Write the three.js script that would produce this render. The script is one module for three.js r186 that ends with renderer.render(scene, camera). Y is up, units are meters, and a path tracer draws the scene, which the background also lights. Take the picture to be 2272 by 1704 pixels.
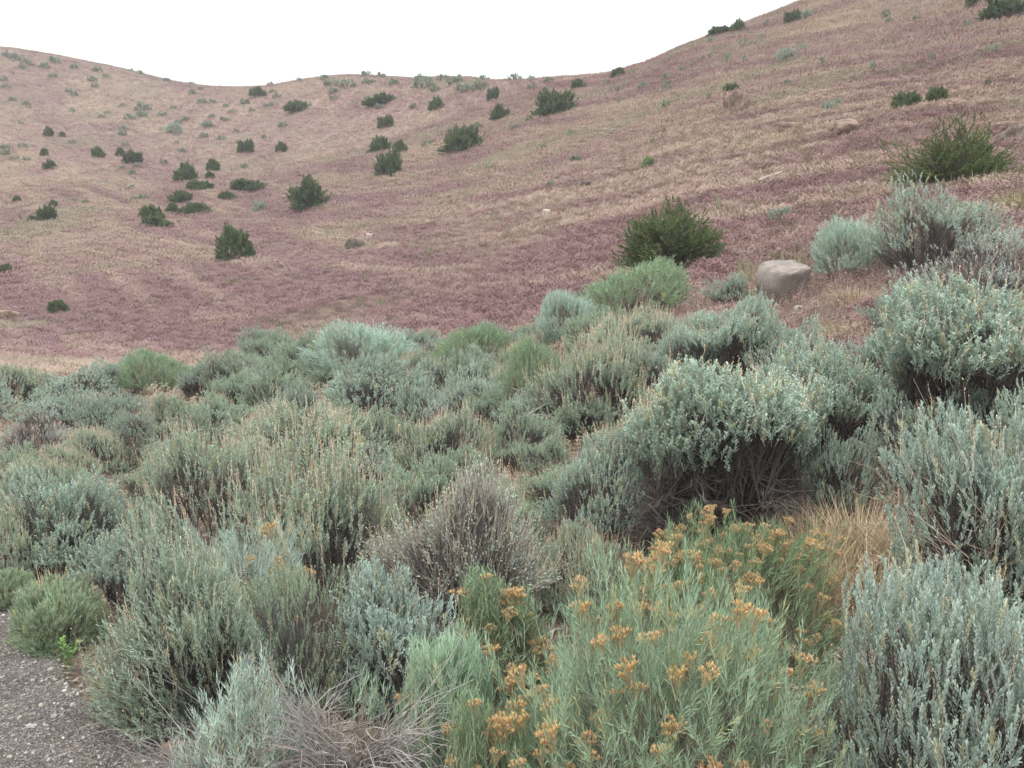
import * as THREE from 'three';

// ------------------------------------------------------------------ camera, sky, sun, exposure
const scene = new THREE.Scene();
const renderer = new THREE.WebGLRenderer({ antialias: true });
renderer.setSize(1024, 768);
renderer.toneMapping = THREE.LinearToneMapping;
renderer.toneMappingExposure = 1.27;
renderer.shadowMap.enabled = true;
const camera = new THREE.PerspectiveCamera(41.82, 1024 / 768, 0.05, 3000);
camera.position.set(0, 1.62, 0);
camera.rotation.set(THREE.MathUtils.degToRad(-5), 0, 0);
// an overcast sky: three times as bright overhead as at the horizon, the ground's own grey below
{
  const w = 64, h = 64, d = new Float32Array(w * h * 4), top = 2.5;
  for (let j = 0; j < h; j++) {
    const el = ((j + 0.5) / h - 0.5) * Math.PI, s = Math.max(0, Math.sin(el));
    const L = el < -0.02 ? 0.35 : top * (1 + 2 * s) / 3;
    for (let i = 0; i < w; i++) d.set(el < -0.02 ? [L, L * 0.9, L * 0.8, 1] : [L * 0.985, L, L * 1.03, 1], (j * w + i) * 4);
  }
  const sky = new THREE.DataTexture(d, w, h, THREE.RGBAFormat, THREE.FloatType);
  sky.mapping = THREE.EquirectangularReflectionMapping; sky.magFilter = THREE.LinearFilter; sky.needsUpdate = true;
  scene.background = sky; scene.environment = sky;
}
const sun = new THREE.DirectionalLight(0xfff4e4, 1.3);
sun.name = 'veiled_sun';
sun.position.set(-30, 90, 18); sun.target.position.set(0, 0, -25);
sun.castShadow = true; sun.shadow.radius = 28;
Object.assign(sun.shadow.camera, { left: -80, right: 80, top: 80, bottom: -80, near: 1, far: 300 });
sun.shadow.mapSize.set(2048, 2048);
scene.add(sun, sun.target);
scene.fog = new THREE.FogExp2(0xe6ecf2, 0.0012);

// ------------------------------------------------------------------ helpers
const { sin, cos, abs, min, max, floor, sqrt, PI, log, exp, hypot, atan2 } = Math;
const clamp = (x, a, b) => (x < a ? a : x > b ? b : x), mix = (a, b, t) => a + (b - a) * t;
const step = (a, b, x) => { const t = clamp((x - a) / (b - a), 0, 1); return t * t * (3 - 2 * t); }; // also falls where a > b
const rng = (s) => { s |= 0; return () => { s = (s + 0x6d2b79f5) | 0; let t = Math.imul(s ^ (s >>> 15), 1 | s); t = (t + Math.imul(t ^ (t >>> 7), 61 | t)) ^ t; return ((t ^ (t >>> 14)) >>> 0) / 4294967296; }; };
const hash = (x, y, z) => { let h = Math.imul(x, 374761393) + Math.imul(y, 668265263) + Math.imul(z, 2147483647 ^ 0x5bd1e995); h = Math.imul(h ^ (h >>> 13), 1274126177); return ((h ^ (h >>> 16)) >>> 0) / 4294967296; };
function noise(x, y, z = 0) { // value noise, 0..1
  const X = floor(x), Y = floor(y), Z = floor(z); let u = x - X, v = y - Y, w = z - Z;
  u = u * u * (3 - 2 * u); v = v * v * (3 - 2 * v); w = w * w * (3 - 2 * w);
  const q = (k) => mix(mix(hash(X, Y, Z + k), hash(X + 1, Y, Z + k), u), mix(hash(X, Y + 1, Z + k), hash(X + 1, Y + 1, Z + k), u), v);
  return mix(q(0), q(1), w);
}
const fbm = (x, y, z = 0, o = 4) => { let s = 0, a = 0.5, t = 0; for (let i = 0; i < o; i++) { s += a * noise(x, y, z + i * 7.3); t += a; x *= 2.03; y *= 2.03; z *= 2.03; a *= 0.5; } return s / t; };
const taken = {};
const numbered = (n) => { const k = taken[n] = (taken[n] ?? -1) + 1; return k ? n + '_' + String(k).padStart(3, '0') : n; };
function finish(o) { o.traverse((m) => { if (m.isMesh) m.castShadow = m.receiveShadow = true; }); scene.add(o); return o; }

class Geo { // collects triangles with one colour per vertex
  constructor() { this.n = 0; this.p = new Float32Array(3 << 14); this.c = new Float32Array(3 << 14); this.i = []; }
  v(x, y, z, c) {
    const k = this.n * 3;
    if (k + 3 > this.p.length) for (const a of ['p', 'c']) { const b = new Float32Array(this.p.length * 2 > this[a].length ? this[a].length * 2 : this[a].length); b.set(this[a]); this[a] = b; }
    this.p[k] = x; this.p[k + 1] = y; this.p[k + 2] = z; this.c[k] = c[0]; this.c[k + 1] = c[1]; this.c[k + 2] = c[2];
    return this.n++;
  }
  t(a, b, c) { this.i.push(a, b, c); }
  done() {
    const g = new THREE.BufferGeometry();
    g.setAttribute('position', new THREE.BufferAttribute(this.p.slice(0, this.n * 3), 3));
    g.setAttribute('color', new THREE.BufferAttribute(this.c.slice(0, this.n * 3), 3));
    g.setIndex(new THREE.BufferAttribute(Uint32Array.from(this.i), 1));
    this.p = this.c = this.i = null;
    return g;
  }
  tube(pts, r0, r1, c, sides = 3) { // tapering stem through points
    const n = pts.length, a = pts[0], b = pts[n - 1];
    let d = norm(sub(b, a)), u = norm(cross(d, abs(d[1]) < 0.9 ? [0, 1, 0] : [1, 0, 0])), w = cross(d, u), prev = -1;
    for (let k = 0; k < n; k++) {
      const r = mix(r0, r1, k / (n - 1)), first = this.n, q = pts[k];
      for (let s = 0; s < sides; s++) { const f = s / sides * 2 * PI, x = cos(f) * r, y = sin(f) * r; this.v(q[0] + u[0] * x + w[0] * y, q[1] + u[1] * x + w[1] * y, q[2] + u[2] * x + w[2] * y, c); }
      if (k) for (let s = 0; s < sides; s++) { const s2 = (s + 1) % sides; this.t(prev + s, prev + s2, first + s2); this.t(prev + s, first + s2, first + s); }
      prev = first;
    }
  }
  spike(pts, r, c) { // a thin twig that runs out to a point
    const n = pts.length, d = norm(sub(pts[n - 1], pts[0])), u = norm(cross(d, abs(d[1]) < 0.9 ? [0, 1, 0] : [1, 0, 0])), w = cross(d, u); let prev = -1;
    for (let k = 0; k < n - 1; k++) {
      const first = this.n, q = pts[k], e = r * (1 - 0.6 * k / (n - 1));
      for (let s = 0; s < 3; s++) { const x = cos(s * 2.0944) * e, y = sin(s * 2.0944) * e; this.v(q[0] + u[0] * x + w[0] * y, q[1] + u[1] * x + w[1] * y, q[2] + u[2] * x + w[2] * y, c); }
      if (k) for (let s = 0; s < 3; s++) { const s2 = (s + 1) % 3; this.t(prev + s, prev + s2, first + s2); this.t(prev + s, first + s2, first + s); }
      prev = first;
    }
    const t = this.v(...pts[n - 1], c); for (let s = 0; s < 3; s++) this.t(prev + s, prev + (s + 1) % 3, t);
  }
  wedge(o, d, side, up, L, W, c) { // a leaf broad at its tip, folded along its middle
    const m = W * 0.35, e = 0.8 * L;
    const b = this.v(o[0], o[1], o[2], c);
    const l = this.v(o[0] + d[0] * e + side[0] * W + up[0] * m, o[1] + d[1] * e + side[1] * W + up[1] * m, o[2] + d[2] * e + side[2] * W + up[2] * m, c);
    const t = this.v(o[0] + d[0] * L, o[1] + d[1] * L, o[2] + d[2] * L, c);
    const r = this.v(o[0] + d[0] * e - side[0] * W + up[0] * m, o[1] + d[1] * e - side[1] * W + up[1] * m, o[2] + d[2] * e - side[2] * W + up[2] * m, c);
    this.t(b, l, t); this.t(b, t, r);
  }
  blade(o, d, side, up, L, W, bend, c) { // a narrow leaf, pointed, bent towards up
    const e = 0.5 * L, f = bend * L;
    const mx = o[0] + d[0] * e, my = o[1] + d[1] * e, mz = o[2] + d[2] * e;
    const b = this.v(o[0], o[1], o[2], c);
    const l = this.v(mx + side[0] * W, my + side[1] * W, mz + side[2] * W, c);
    const r = this.v(mx - side[0] * W, my - side[1] * W, mz - side[2] * W, c);
    const t = this.v(o[0] + d[0] * L + up[0] * f, o[1] + d[1] * L + up[1] * f, o[2] + d[2] * L + up[2] * f, c);
    this.t(b, l, r); this.t(l, t, r);
  }
}
const sub = (a, b) => [a[0] - b[0], a[1] - b[1], a[2] - b[2]], add = (a, b) => [a[0] + b[0], a[1] + b[1], a[2] + b[2]], mul = (a, s) => [a[0] * s, a[1] * s, a[2] * s];
const cross = (a, b) => [a[1] * b[2] - a[2] * b[1], a[2] * b[0] - a[0] * b[2], a[0] * b[1] - a[1] * b[0]];
const norm = (a) => { const l = hypot(a[0], a[1], a[2]) || 1; return [a[0] / l, a[1] / l, a[2] / l]; };
const lerp3 = (a, b, t) => [mix(a[0], b[0], t), mix(a[1], b[1], t), mix(a[2], b[2], t)];
const along = (p, t) => { const f = clamp(t, 0, 0.9999) * (p.length - 1), k = floor(f); return lerp3(p[k], p[k + 1], f - k); };
const tint = (c, a, b = a, d = a) => [c[0] * a, c[1] * b, c[2] * d];

// ------------------------------------------------------------------ terrain: heights surveyed on rings round the road edge
const TURN0 = -66, TURN = 4, RING0 = log(1.5), RING1 = log(700);
const HEIGHTS = [
  [0, 0, 0, 0, 0.01, 0.01, 0.02, 0.03, 0.04, 0.05, 0.07, 0.09, 0.11, 0.13, 0.17, 0.2, 0.24, 0.29, 0.34, 0.41, 0.47, 0.69, 1.14, 1.75, 2.46, 3.51, 5, 6.8, 8.86, 11.43, 14.61, 19.22, 26.51, 33.33, 36.23, 35.68, 27.4, 18.81, 10.49, 4.5, 4.18, 5.82, 8.17, 10.47],
  [0, 0, 0, 0, 0.01, 0.01, 0.02, 0.03, 0.04, 0.05, 0.07, 0.09, 0.11, 0.13, 0.17, 0.2, 0.24, 0.29, 0.34, 0.41, 0.47, 0.69, 1.14, 1.75, 2.46, 3.51, 5, 6.8, 8.86, 11.43, 14.61, 19.22, 26.51, 33.33, 36.23, 35.68, 27.4, 18.81, 10.49, 4.5, 4.18, 5.82, 8.17, 10.47],
  [0, 0, 0, 0, 0.01, 0.01, 0.02, 0.03, 0.04, 0.05, 0.07, 0.09, 0.11, 0.13, 0.17, 0.2, 0.24, 0.29, 0.34, 0.41, 0.47, 0.69, 1.14, 1.75, 2.46, 3.51, 5, 6.8, 8.86, 11.43, 14.61, 19.22, 26.51, 33.33, 36.23, 35.68, 27.4, 18.81, 10.49, 4.5, 4.18, 5.82, 8.17, 10.47],
  [0, 0, 0, 0, 0.01, 0.01, 0.02, 0.03, 0.04, 0.05, 0.07, 0.09, 0.11, 0.13, 0.17, 0.2, 0.24, 0.29, 0.34, 0.41, 0.47, 0.69, 1.14, 1.75, 2.46, 3.51, 5, 6.8, 8.86, 11.43, 14.61, 19.22, 26.51, 33.33, 36.23, 35.68, 27.4, 18.81, 10.49, 4.5, 4.18, 5.82, 8.17, 10.47],
  [0, 0, 0, 0, 0.01, 0.01, 0.02, 0.03, 0.04, 0.05, 0.07, 0.09, 0.11, 0.13, 0.17, 0.2, 0.24, 0.29, 0.34, 0.41, 0.47, 0.69, 1.14, 1.75, 2.46, 3.51, 5, 6.8, 8.86, 11.43, 14.61, 19.22, 26.51, 33.33, 36.23, 35.68, 27.4, 18.81, 10.49, 4.5, 4.18, 5.82, 8.17, 10.47],
  [0, 0, 0, 0, 0.01, 0.01, 0.02, 0.03, 0.04, 0.05, 0.07, 0.09, 0.11, 0.13, 0.16, 0.2, 0.24, 0.29, 0.34, 0.4, 0.47, 0.69, 1.14, 1.76, 2.48, 3.54, 5.04, 6.85, 8.92, 11.51, 14.7, 19.37, 26.67, 33.4, 36.22, 35.49, 27.21, 18.67, 10.41, 4.58, 4.29, 5.91, 8.22, 10.47],
  [0, 0, 0, 0, 0.01, 0.01, 0.02, 0.03, 0.04, 0.05, 0.06, 0.08, 0.1, 0.12, 0.15, 0.18, 0.21, 0.26, 0.3, 0.36, 0.42, 0.7, 1.2, 1.88, 2.68, 3.88, 5.5, 7.41, 9.65, 12.44, 15.79, 21.21, 29.1, 34.58, 36.14, 33.45, 25.16, 17.04, 9.42, 5.68, 5.85, 7.21, 8.89, 10.51],
  [0, 0, 0, 0, 0.01, 0.01, 0.02, 0.03, 0.04, 0.05, 0.06, 0.07, 0.09, 0.11, 0.13, 0.16, 0.19, 0.22, 0.27, 0.31, 0.37, 0.7, 1.28, 2.02, 2.9, 4.23, 5.98, 7.99, 10.4, 13.39, 16.96, 23.08, 31.09, 35.53, 36.05, 31.2, 22.94, 15.31, 8.51, 6.65, 7.18, 8.27, 9.45, 10.55],
  [0, 0, 0, 0, 0.01, 0.01, 0.02, 0.03, 0.04, 0.04, 0.05, 0.06, 0.08, 0.09, 0.11, 0.13, 0.16, 0.19, 0.22, 0.27, 0.36, 0.73, 1.38, 2.21, 3.23, 4.72, 6.59, 8.74, 11.35, 14.54, 18.66, 25.28, 31.34, 35.18, 34.56, 27.49, 19.58, 12.8, 7.96, 7.13, 7.63, 8.4, 9.46, 10.42],
  [0, 0, 0, 0, 0.01, 0.01, 0.02, 0.03, 0.03, 0.04, 0.05, 0.05, 0.06, 0.07, 0.09, 0.1, 0.12, 0.15, 0.18, 0.21, 0.36, 0.85, 1.54, 2.48, 3.72, 5.37, 7.34, 9.67, 12.53, 15.9, 21.05, 27.87, 31.27, 32.68, 28.28, 21.57, 14.63, 9.3, 7.61, 7.44, 7.84, 8.38, 9.14, 9.78],
  [0, 0, 0, 0, 0.01, 0.01, 0.02, 0.03, 0.03, 0.04, 0.04, 0.05, 0.06, 0.07, 0.08, 0.1, 0.11, 0.13, 0.16, 0.19, 0.37, 1.01, 1.78, 2.84, 4.23, 5.93, 7.92, 10.32, 13.27, 16.83, 22.62, 28.69, 30.98, 29.28, 22.39, 16.32, 10.43, 7.09, 7.12, 7.46, 7.84, 8.29, 8.69, 9.07],
  [0, 0, 0, 0, 0.01, 0.01, 0.02, 0.03, 0.03, 0.04, 0.05, 0.06, 0.07, 0.08, 0.09, 0.11, 0.14, 0.16, 0.2, 0.24, 0.57, 1.26, 2.16, 3.33, 4.73, 6.37, 8.29, 10.68, 13.61, 17.32, 23.4, 27.76, 28.4, 24.21, 17.88, 12.28, 7.36, 6.1, 6.25, 6.57, 6.99, 7.46, 7.93, 8.35],
  [0, 0, 0, 0, 0.01, 0.01, 0.02, 0.03, 0.04, 0.05, 0.06, 0.08, 0.1, 0.12, 0.15, 0.19, 0.24, 0.29, 0.35, 0.48, 1.01, 1.66, 2.47, 3.51, 4.9, 6.62, 8.62, 11.11, 14.16, 18.46, 23.13, 25.35, 23.32, 17.68, 12.25, 6.99, 4.76, 4.65, 4.93, 5.32, 5.8, 6.3, 6.81, 7.32],
  [0, 0, 0, 0, 0.01, 0.01, 0.02, 0.03, 0.04, 0.06, 0.08, 0.11, 0.15, 0.2, 0.25, 0.31, 0.39, 0.48, 0.58, 0.87, 1.47, 2.09, 2.82, 3.78, 5.2, 7.03, 9.15, 11.83, 15.35, 19.99, 22.65, 22.31, 18.16, 12.89, 8.33, 5.08, 4.14, 4.29, 4.57, 4.96, 5.41, 5.89, 6.34, 6.72],
  [0, 0, 0, 0, 0.01, 0.01, 0.02, 0.03, 0.05, 0.08, 0.11, 0.15, 0.21, 0.27, 0.35, 0.43, 0.53, 0.64, 0.82, 1.26, 1.8, 2.46, 3.3, 4.54, 6.15, 8, 10.28, 13.26, 17.87, 21.45, 22.15, 19.56, 14.6, 10.37, 6.42, 5.11, 5.15, 5.26, 5.43, 5.63, 5.86, 6.08, 6.31, 6.53],
  [0, 0, 0, 0, 0.01, 0.01, 0.02, 0.03, 0.06, 0.1, 0.14, 0.2, 0.27, 0.35, 0.45, 0.56, 0.68, 0.83, 1.12, 1.59, 2.18, 2.99, 4.03, 5.35, 6.94, 8.92, 11.5, 15.26, 18.83, 20.79, 20.02, 15.87, 11.55, 7.6, 5.29, 5, 5.06, 5.17, 5.31, 5.48, 5.67, 5.85, 6.02, 6.14],
  [0, 0, 0, 0, 0.01, 0.01, 0.02, 0.04, 0.08, 0.13, 0.2, 0.28, 0.38, 0.49, 0.62, 0.76, 0.9, 1.12, 1.51, 2.03, 2.73, 3.68, 4.85, 6.26, 8.03, 10.29, 13.28, 16.45, 18.64, 18.33, 15.3, 11.19, 7.76, 5.23, 4.6, 4.68, 4.75, 4.84, 4.95, 5.06, 5.19, 5.31, 5.43, 5.53],
  [0, 0, 0, 0, 0.01, 0.01, 0.02, 0.05, 0.1, 0.18, 0.29, 0.41, 0.55, 0.71, 0.88, 1.05, 1.27, 1.57, 2.01, 2.65, 3.46, 4.43, 5.6, 7.18, 9.21, 11.49, 14.45, 16.22, 15.97, 13.03, 9.59, 6.59, 4.56, 4.18, 4.22, 4.25, 4.3, 4.37, 4.43, 4.51, 4.58, 4.66, 4.73, 4.79],
  [0, 0, 0, 0, 0.01, 0.01, 0.02, 0.05, 0.12, 0.23, 0.36, 0.51, 0.68, 0.87, 1.06, 1.29, 1.6, 2, 2.54, 3.23, 4.06, 5.06, 6.4, 8.13, 10.08, 12.39, 15.06, 15.68, 13.74, 10.46, 7.75, 5.35, 4.51, 4.5, 4.5, 4.51, 4.52, 4.53, 4.54, 4.56, 4.57, 4.59, 4.6, 4.62],
  [0, 0, 0, 0, 0.01, 0.01, 0.02, 0.06, 0.15, 0.28, 0.44, 0.63, 0.83, 1.04, 1.27, 1.58, 1.95, 2.45, 3.05, 3.78, 4.68, 5.87, 7.38, 9.14, 11.25, 14.27, 16.21, 16.22, 13.47, 10.61, 8.01, 6.1, 5.71, 5.56, 5.43, 5.33, 5.24, 5.18, 5.13, 5.08, 5.04, 4.99, 4.93, 4.86],
  [0, 0, 0, 0, 0.01, 0.01, 0.02, 0.07, 0.17, 0.32, 0.51, 0.72, 0.94, 1.17, 1.46, 1.8, 2.18, 2.71, 3.38, 4.2, 5.25, 6.54, 8.05, 9.85, 12.19, 14.82, 17.83, 18.33, 16.13, 12.95, 10.34, 8.06, 7.22, 6.9, 6.64, 6.43, 6.26, 6.13, 6.01, 5.91, 5.81, 5.71, 5.59, 5.44],
  [0, 0, 0, 0, 0.01, 0.01, 0.02, 0.09, 0.23, 0.43, 0.66, 0.9, 1.13, 1.39, 1.71, 2.07, 2.51, 3.06, 3.77, 4.65, 5.75, 7.04, 8.61, 10.55, 12.83, 15.96, 19.25, 20.02, 18.4, 15.01, 12.36, 9.88, 8.64, 8.18, 7.8, 7.48, 7.23, 7.02, 6.84, 6.68, 6.53, 6.36, 6.18, 5.96],
  [0, 0, 0, 0, 0.01, 0.01, 0.02, 0.11, 0.32, 0.57, 0.83, 1.05, 1.28, 1.56, 1.88, 2.28, 2.76, 3.34, 4.07, 4.99, 6.09, 7.4, 9.05, 11.1, 13.63, 17.33, 20.61, 21.69, 20.78, 17.36, 14.54, 11.88, 10.19, 9.54, 9.02, 8.59, 8.24, 7.95, 7.7, 7.48, 7.27, 7.04, 6.8, 6.51],
  [0, 0, 0, 0, 0.01, 0.01, 0.02, 0.16, 0.43, 0.74, 0.98, 1.15, 1.35, 1.63, 1.99, 2.4, 2.9, 3.51, 4.28, 5.21, 6.3, 7.66, 9.37, 11.52, 14.84, 18.7, 21.95, 23.44, 23.35, 20.19, 16.99, 14.17, 11.97, 11.02, 10.36, 9.8, 9.35, 8.97, 8.64, 8.35, 8.07, 7.78, 7.46, 7.09],
  [0, 0, 0, 0, 0.01, 0.01, 0.02, 0.18, 0.49, 0.81, 1.02, 1.18, 1.39, 1.68, 2.03, 2.43, 2.91, 3.52, 4.28, 5.2, 6.29, 7.64, 9.34, 11.52, 14.9, 18.73, 21.92, 23.42, 23.38, 20.25, 17.02, 14.19, 11.95, 11, 10.33, 9.78, 9.33, 8.95, 8.63, 8.33, 8.06, 7.77, 7.45, 7.09],
  [0, 0, 0, 0, 0.01, 0.01, 0.02, 0.19, 0.53, 0.85, 1.04, 1.2, 1.42, 1.72, 2.05, 2.44, 2.91, 3.5, 4.24, 5.14, 6.19, 7.51, 9.15, 11.43, 14.79, 18.48, 21.51, 22.94, 22.9, 19.77, 16.54, 13.69, 11.45, 10.54, 9.92, 9.41, 8.99, 8.64, 8.34, 8.08, 7.82, 7.56, 7.27, 6.94],
  [0, 0, 0, 0, 0.01, 0.01, 0.02, 0.21, 0.56, 0.89, 1.07, 1.22, 1.44, 1.73, 2.06, 2.44, 2.9, 3.48, 4.19, 5.04, 6.05, 7.32, 8.89, 11.29, 14.63, 18.12, 20.94, 22.28, 22.24, 19.11, 15.88, 13.01, 10.78, 9.93, 9.37, 8.91, 8.53, 8.22, 7.96, 7.73, 7.51, 7.28, 7.03, 6.73],
  [0, 0, 0, 0, 0.01, 0.01, 0.02, 0.22, 0.6, 0.93, 1.1, 1.24, 1.45, 1.73, 2.05, 2.42, 2.86, 3.41, 4.09, 4.89, 5.85, 7.06, 8.55, 10.92, 14.15, 17.43, 20.07, 21.34, 21.3, 18.17, 14.93, 12.03, 9.8, 9.05, 8.58, 8.2, 7.89, 7.64, 7.43, 7.24, 7.07, 6.88, 6.68, 6.44],
  [0, 0, 0, 0, 0.01, 0.01, 0.02, 0.23, 0.63, 0.98, 1.14, 1.26, 1.46, 1.72, 2.02, 2.36, 2.77, 3.28, 3.91, 4.66, 5.56, 6.68, 8.07, 10.25, 13.23, 16.3, 18.78, 20, 19.96, 16.83, 13.59, 10.64, 8.41, 7.8, 7.47, 7.21, 7, 6.82, 6.68, 6.56, 6.44, 6.32, 6.18, 6.02],
  [0, 0, 0, 0, 0.01, 0.01, 0.02, 0.24, 0.66, 1.02, 1.17, 1.29, 1.47, 1.71, 1.98, 2.3, 2.67, 3.15, 3.73, 4.43, 5.26, 6.3, 7.59, 9.57, 12.3, 15.15, 17.47, 18.64, 18.6, 15.47, 12.22, 9.22, 7, 6.54, 6.35, 6.21, 6.09, 6, 5.93, 5.87, 5.81, 5.75, 5.68, 5.59],
  [0, 0, 0, 0, 0.01, 0.01, 0.02, 0.24, 0.66, 1.02, 1.17, 1.29, 1.47, 1.71, 1.98, 2.29, 2.67, 3.14, 3.73, 4.43, 5.25, 6.3, 7.59, 9.56, 12.29, 15.13, 17.45, 18.62, 18.58, 15.45, 12.2, 9.2, 6.98, 6.52, 6.34, 6.19, 6.08, 5.99, 5.91, 5.85, 5.8, 5.74, 5.67, 5.59],
  [0, 0, 0, 0, 0.01, 0.01, 0.02, 0.24, 0.66, 1.02, 1.17, 1.29, 1.47, 1.71, 1.98, 2.29, 2.67, 3.14, 3.73, 4.43, 5.25, 6.3, 7.59, 9.56, 12.29, 15.13, 17.45, 18.62, 18.58, 15.45, 12.2, 9.2, 6.98, 6.52, 6.34, 6.19, 6.08, 5.99, 5.91, 5.85, 5.8, 5.74, 5.67, 5.59],
  [0, 0, 0, 0, 0.01, 0.01, 0.02, 0.24, 0.66, 1.02, 1.17, 1.29, 1.47, 1.71, 1.98, 2.29, 2.67, 3.14, 3.73, 4.43, 5.25, 6.3, 7.59, 9.56, 12.29, 15.13, 17.45, 18.62, 18.58, 15.45, 12.2, 9.2, 6.98, 6.52, 6.34, 6.19, 6.08, 5.99, 5.91, 5.85, 5.8, 5.74, 5.67, 5.59],
  [0, 0, 0, 0, 0.01, 0.01, 0.02, 0.24, 0.66, 1.02, 1.17, 1.29, 1.47, 1.71, 1.98, 2.29, 2.67, 3.14, 3.73, 4.43, 5.25, 6.3, 7.59, 9.56, 12.29, 15.13, 17.45, 18.62, 18.58, 15.45, 12.2, 9.2, 6.98, 6.52, 6.34, 6.19, 6.08, 5.99, 5.91, 5.85, 5.8, 5.74, 5.67, 5.59],
];
const RINGS = HEIGHTS[0].length, RSTEP = (RING1 - RING0) / (RINGS - 1), DEG = PI / 180;
const cub = (a, b, c, d, t) => b + 0.5 * t * (c - a + t * (2 * a - 5 * b + 4 * c - d + t * (3 * (b - c) + d - a)));
function baseHeight(x, z) {
  const r = clamp(hypot(x, z), 1.5, 700); let th = atan2(x, -z) / DEG;
  const w = abs(th) > 60 ? max(0, 1 - (abs(th) - 60) / 50) : 1;
  th = clamp(th, TURN0, TURN0 + TURN * (HEIGHTS.length - 1));
  let u = (th - TURN0) / TURN, v = (log(r) - RING0) / RSTEP;
  const i = clamp(floor(u), 0, HEIGHTS.length - 2), j = clamp(floor(v), 0, RINGS - 2); u -= i; v -= j;
  const col = (a) => { const q = HEIGHTS[clamp(a, 0, HEIGHTS.length - 1)], g = (b) => q[clamp(b, 0, RINGS - 1)]; return cub(g(j - 1), g(j), g(j + 1), g(j + 2), v); };
  return w * cub(col(i - 1), col(i), col(i + 1), col(i + 2), u);
}
function height(x, z) {
  const r = hypot(x, z), rough = step(4, 14, r);
  let h = baseHeight(x, z) + rough * (0.10 * (fbm(x * 0.55, z * 0.55, 3, 3) - 0.5) + 0.16 * (fbm((x * 0.6 + z * 0.8) * 0.16, (x * 0.8 - z * 0.6) * 0.7, 6, 2) - 0.5) * step(10, 20, r) + 0.35 * (fbm(x * 0.11 + 9, z * 0.11, 5, 2) - 0.5) * step(12, 40, r));
  // the little eroded bank at the foot of the hill
  const bx = x + 4.1, bz = z + 22.3, bd = hypot(bx * 0.55, bz);
  h += 0.35 * step(1.6, 0, bd) * step(-0.5, 0.35, -bz + 0.4 * (noise(x * 2, z * 2) - 0.5)) - 0.12 * step(1.3, 0, bd);
  return h;
}
// where the dense brush ends and the open grass begins, as a distance for each direction
const FOOT = [[-70, 25], [-27, 24], [-15, 21], [-3.5, 16], [4, 12.5], [9, 10.5], [14, 9.2], [20, 7.6], [27, 6.6], [70, 6.2]];
function foot(x, z) { const th = atan2(x, -z) / DEG; for (let i = 1; i < FOOT.length; i++) if (th <= FOOT[i][0]) { const [a, b] = FOOT[i - 1], [c, d] = FOOT[i]; return mix(b, d, clamp((th - a) / (c - a), 0, 1)); } return 6.2; }
// patches of the grass: 0 straw .. 1 red; they run along the slope
const redness = (x, z) => { const u = x * 0.6 + z * 0.8, v = x * 0.8 - z * 0.6; const bend = 3 * (fbm(u * 0.06, v * 0.1, 9.1, 2) - 0.5); return clamp(0.5 + 2.9 * (0.34 * fbm(u * 0.05, v * 0.2, 1.7, 3) + 0.66 * fbm(u * 0.24 + 7, (v + bend) * 1.5, 4.2, 4) - 0.48) + 0.3 * step(0.9, 1.1, hypot(x, z) / foot(x, z)) * step(2.1, 1.2, hypot(x, z) / foot(x, z)) * step(8, -6, x), 0, 1); };
const bareness = (x, z) => {
  const bank = 0.85 * step(1.7, 0.5, hypot((x + 4.1) * 0.5, z + 22));
  const patch = 0.9 * step(1.8, 0.8, hypot((x - 3.3) * 0.8, (z + 10.9) * 0.6));
  const spots = step(0.62, 0.75, fbm(x * 0.23 + 40, z * 0.3, 8, 3)) * 0.75;
  return max(bank, patch, spots);
};
// the road edge: x of the gravel's border for a given z
const EDGE = [[-8, -4.6], [-6, -3.3], [-5.1, -2.66], [-4.71, -2.33], [-4.25, -1.95], [-3.82, -1.66], [-3.62, -1.35], [-3.48, -1.16], [-3.3, -1.02], [-2.6, -0.75], [-1, -0.45], [3, 0.2], [12, 2]];
function roadEdge(z) { for (let i = 1; i < EDGE.length; i++) if (z <= EDGE[i][0]) { const [a, b] = EDGE[i - 1], [c, d] = EDGE[i]; return mix(b, d, clamp((z - a) / (c - a), 0, 1)); } return 2; }

// ------------------------------------------------------------------ textures
function grain(size, seed, f) { // tileable grey or colour noise
  const d = new Uint8Array(size * size * 4);
  const per = (x, y, n, s) => { const X = floor(x), Y = floor(y), q = (a, b) => hash(((a % n) + n) % n, ((b % n) + n) % n, s); let u = x - X, v = y - Y; u = u * u * (3 - 2 * u); v = v * v * (3 - 2 * v); return mix(mix(q(X, Y), q(X + 1, Y), u), mix(q(X, Y + 1), q(X + 1, Y + 1), u), v); };
  for (let j = 0; j < size; j++) for (let i = 0; i < size; i++) { const c = f((n, s) => per(i / size * n, j / size * n, n, s + seed)); d.set([c[0] * 255, c[1] * 255, c[2] * 255, 255], (j * size + i) * 4); }
  const t = new THREE.DataTexture(d, size, size); t.wrapS = t.wrapT = THREE.RepeatWrapping; t.magFilter = THREE.LinearFilter; t.needsUpdate = true; return t;
}
const soilMap = grain(512, 5, (n) => { const a = 0.5 * n(16, 1) + 0.3 * n(64, 2) + 0.2 * n(256, 3), s = n(190, 4) > 0.86 ? 0.25 : 0, k = clamp(0.45 + a * 0.5 + s, 0, 1); return [k, k * mix(0.93, 1, n(30, 6)), k * mix(0.86, 1, n(40, 7))]; });
soilMap.colorSpace = THREE.SRGBColorSpace;
const soilBump = grain(512, 9, (n) => { const a = 0.4 * n(24, 1) + 0.35 * n(90, 2) + 0.25 * n(256, 3); return [a, a, a]; });
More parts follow.
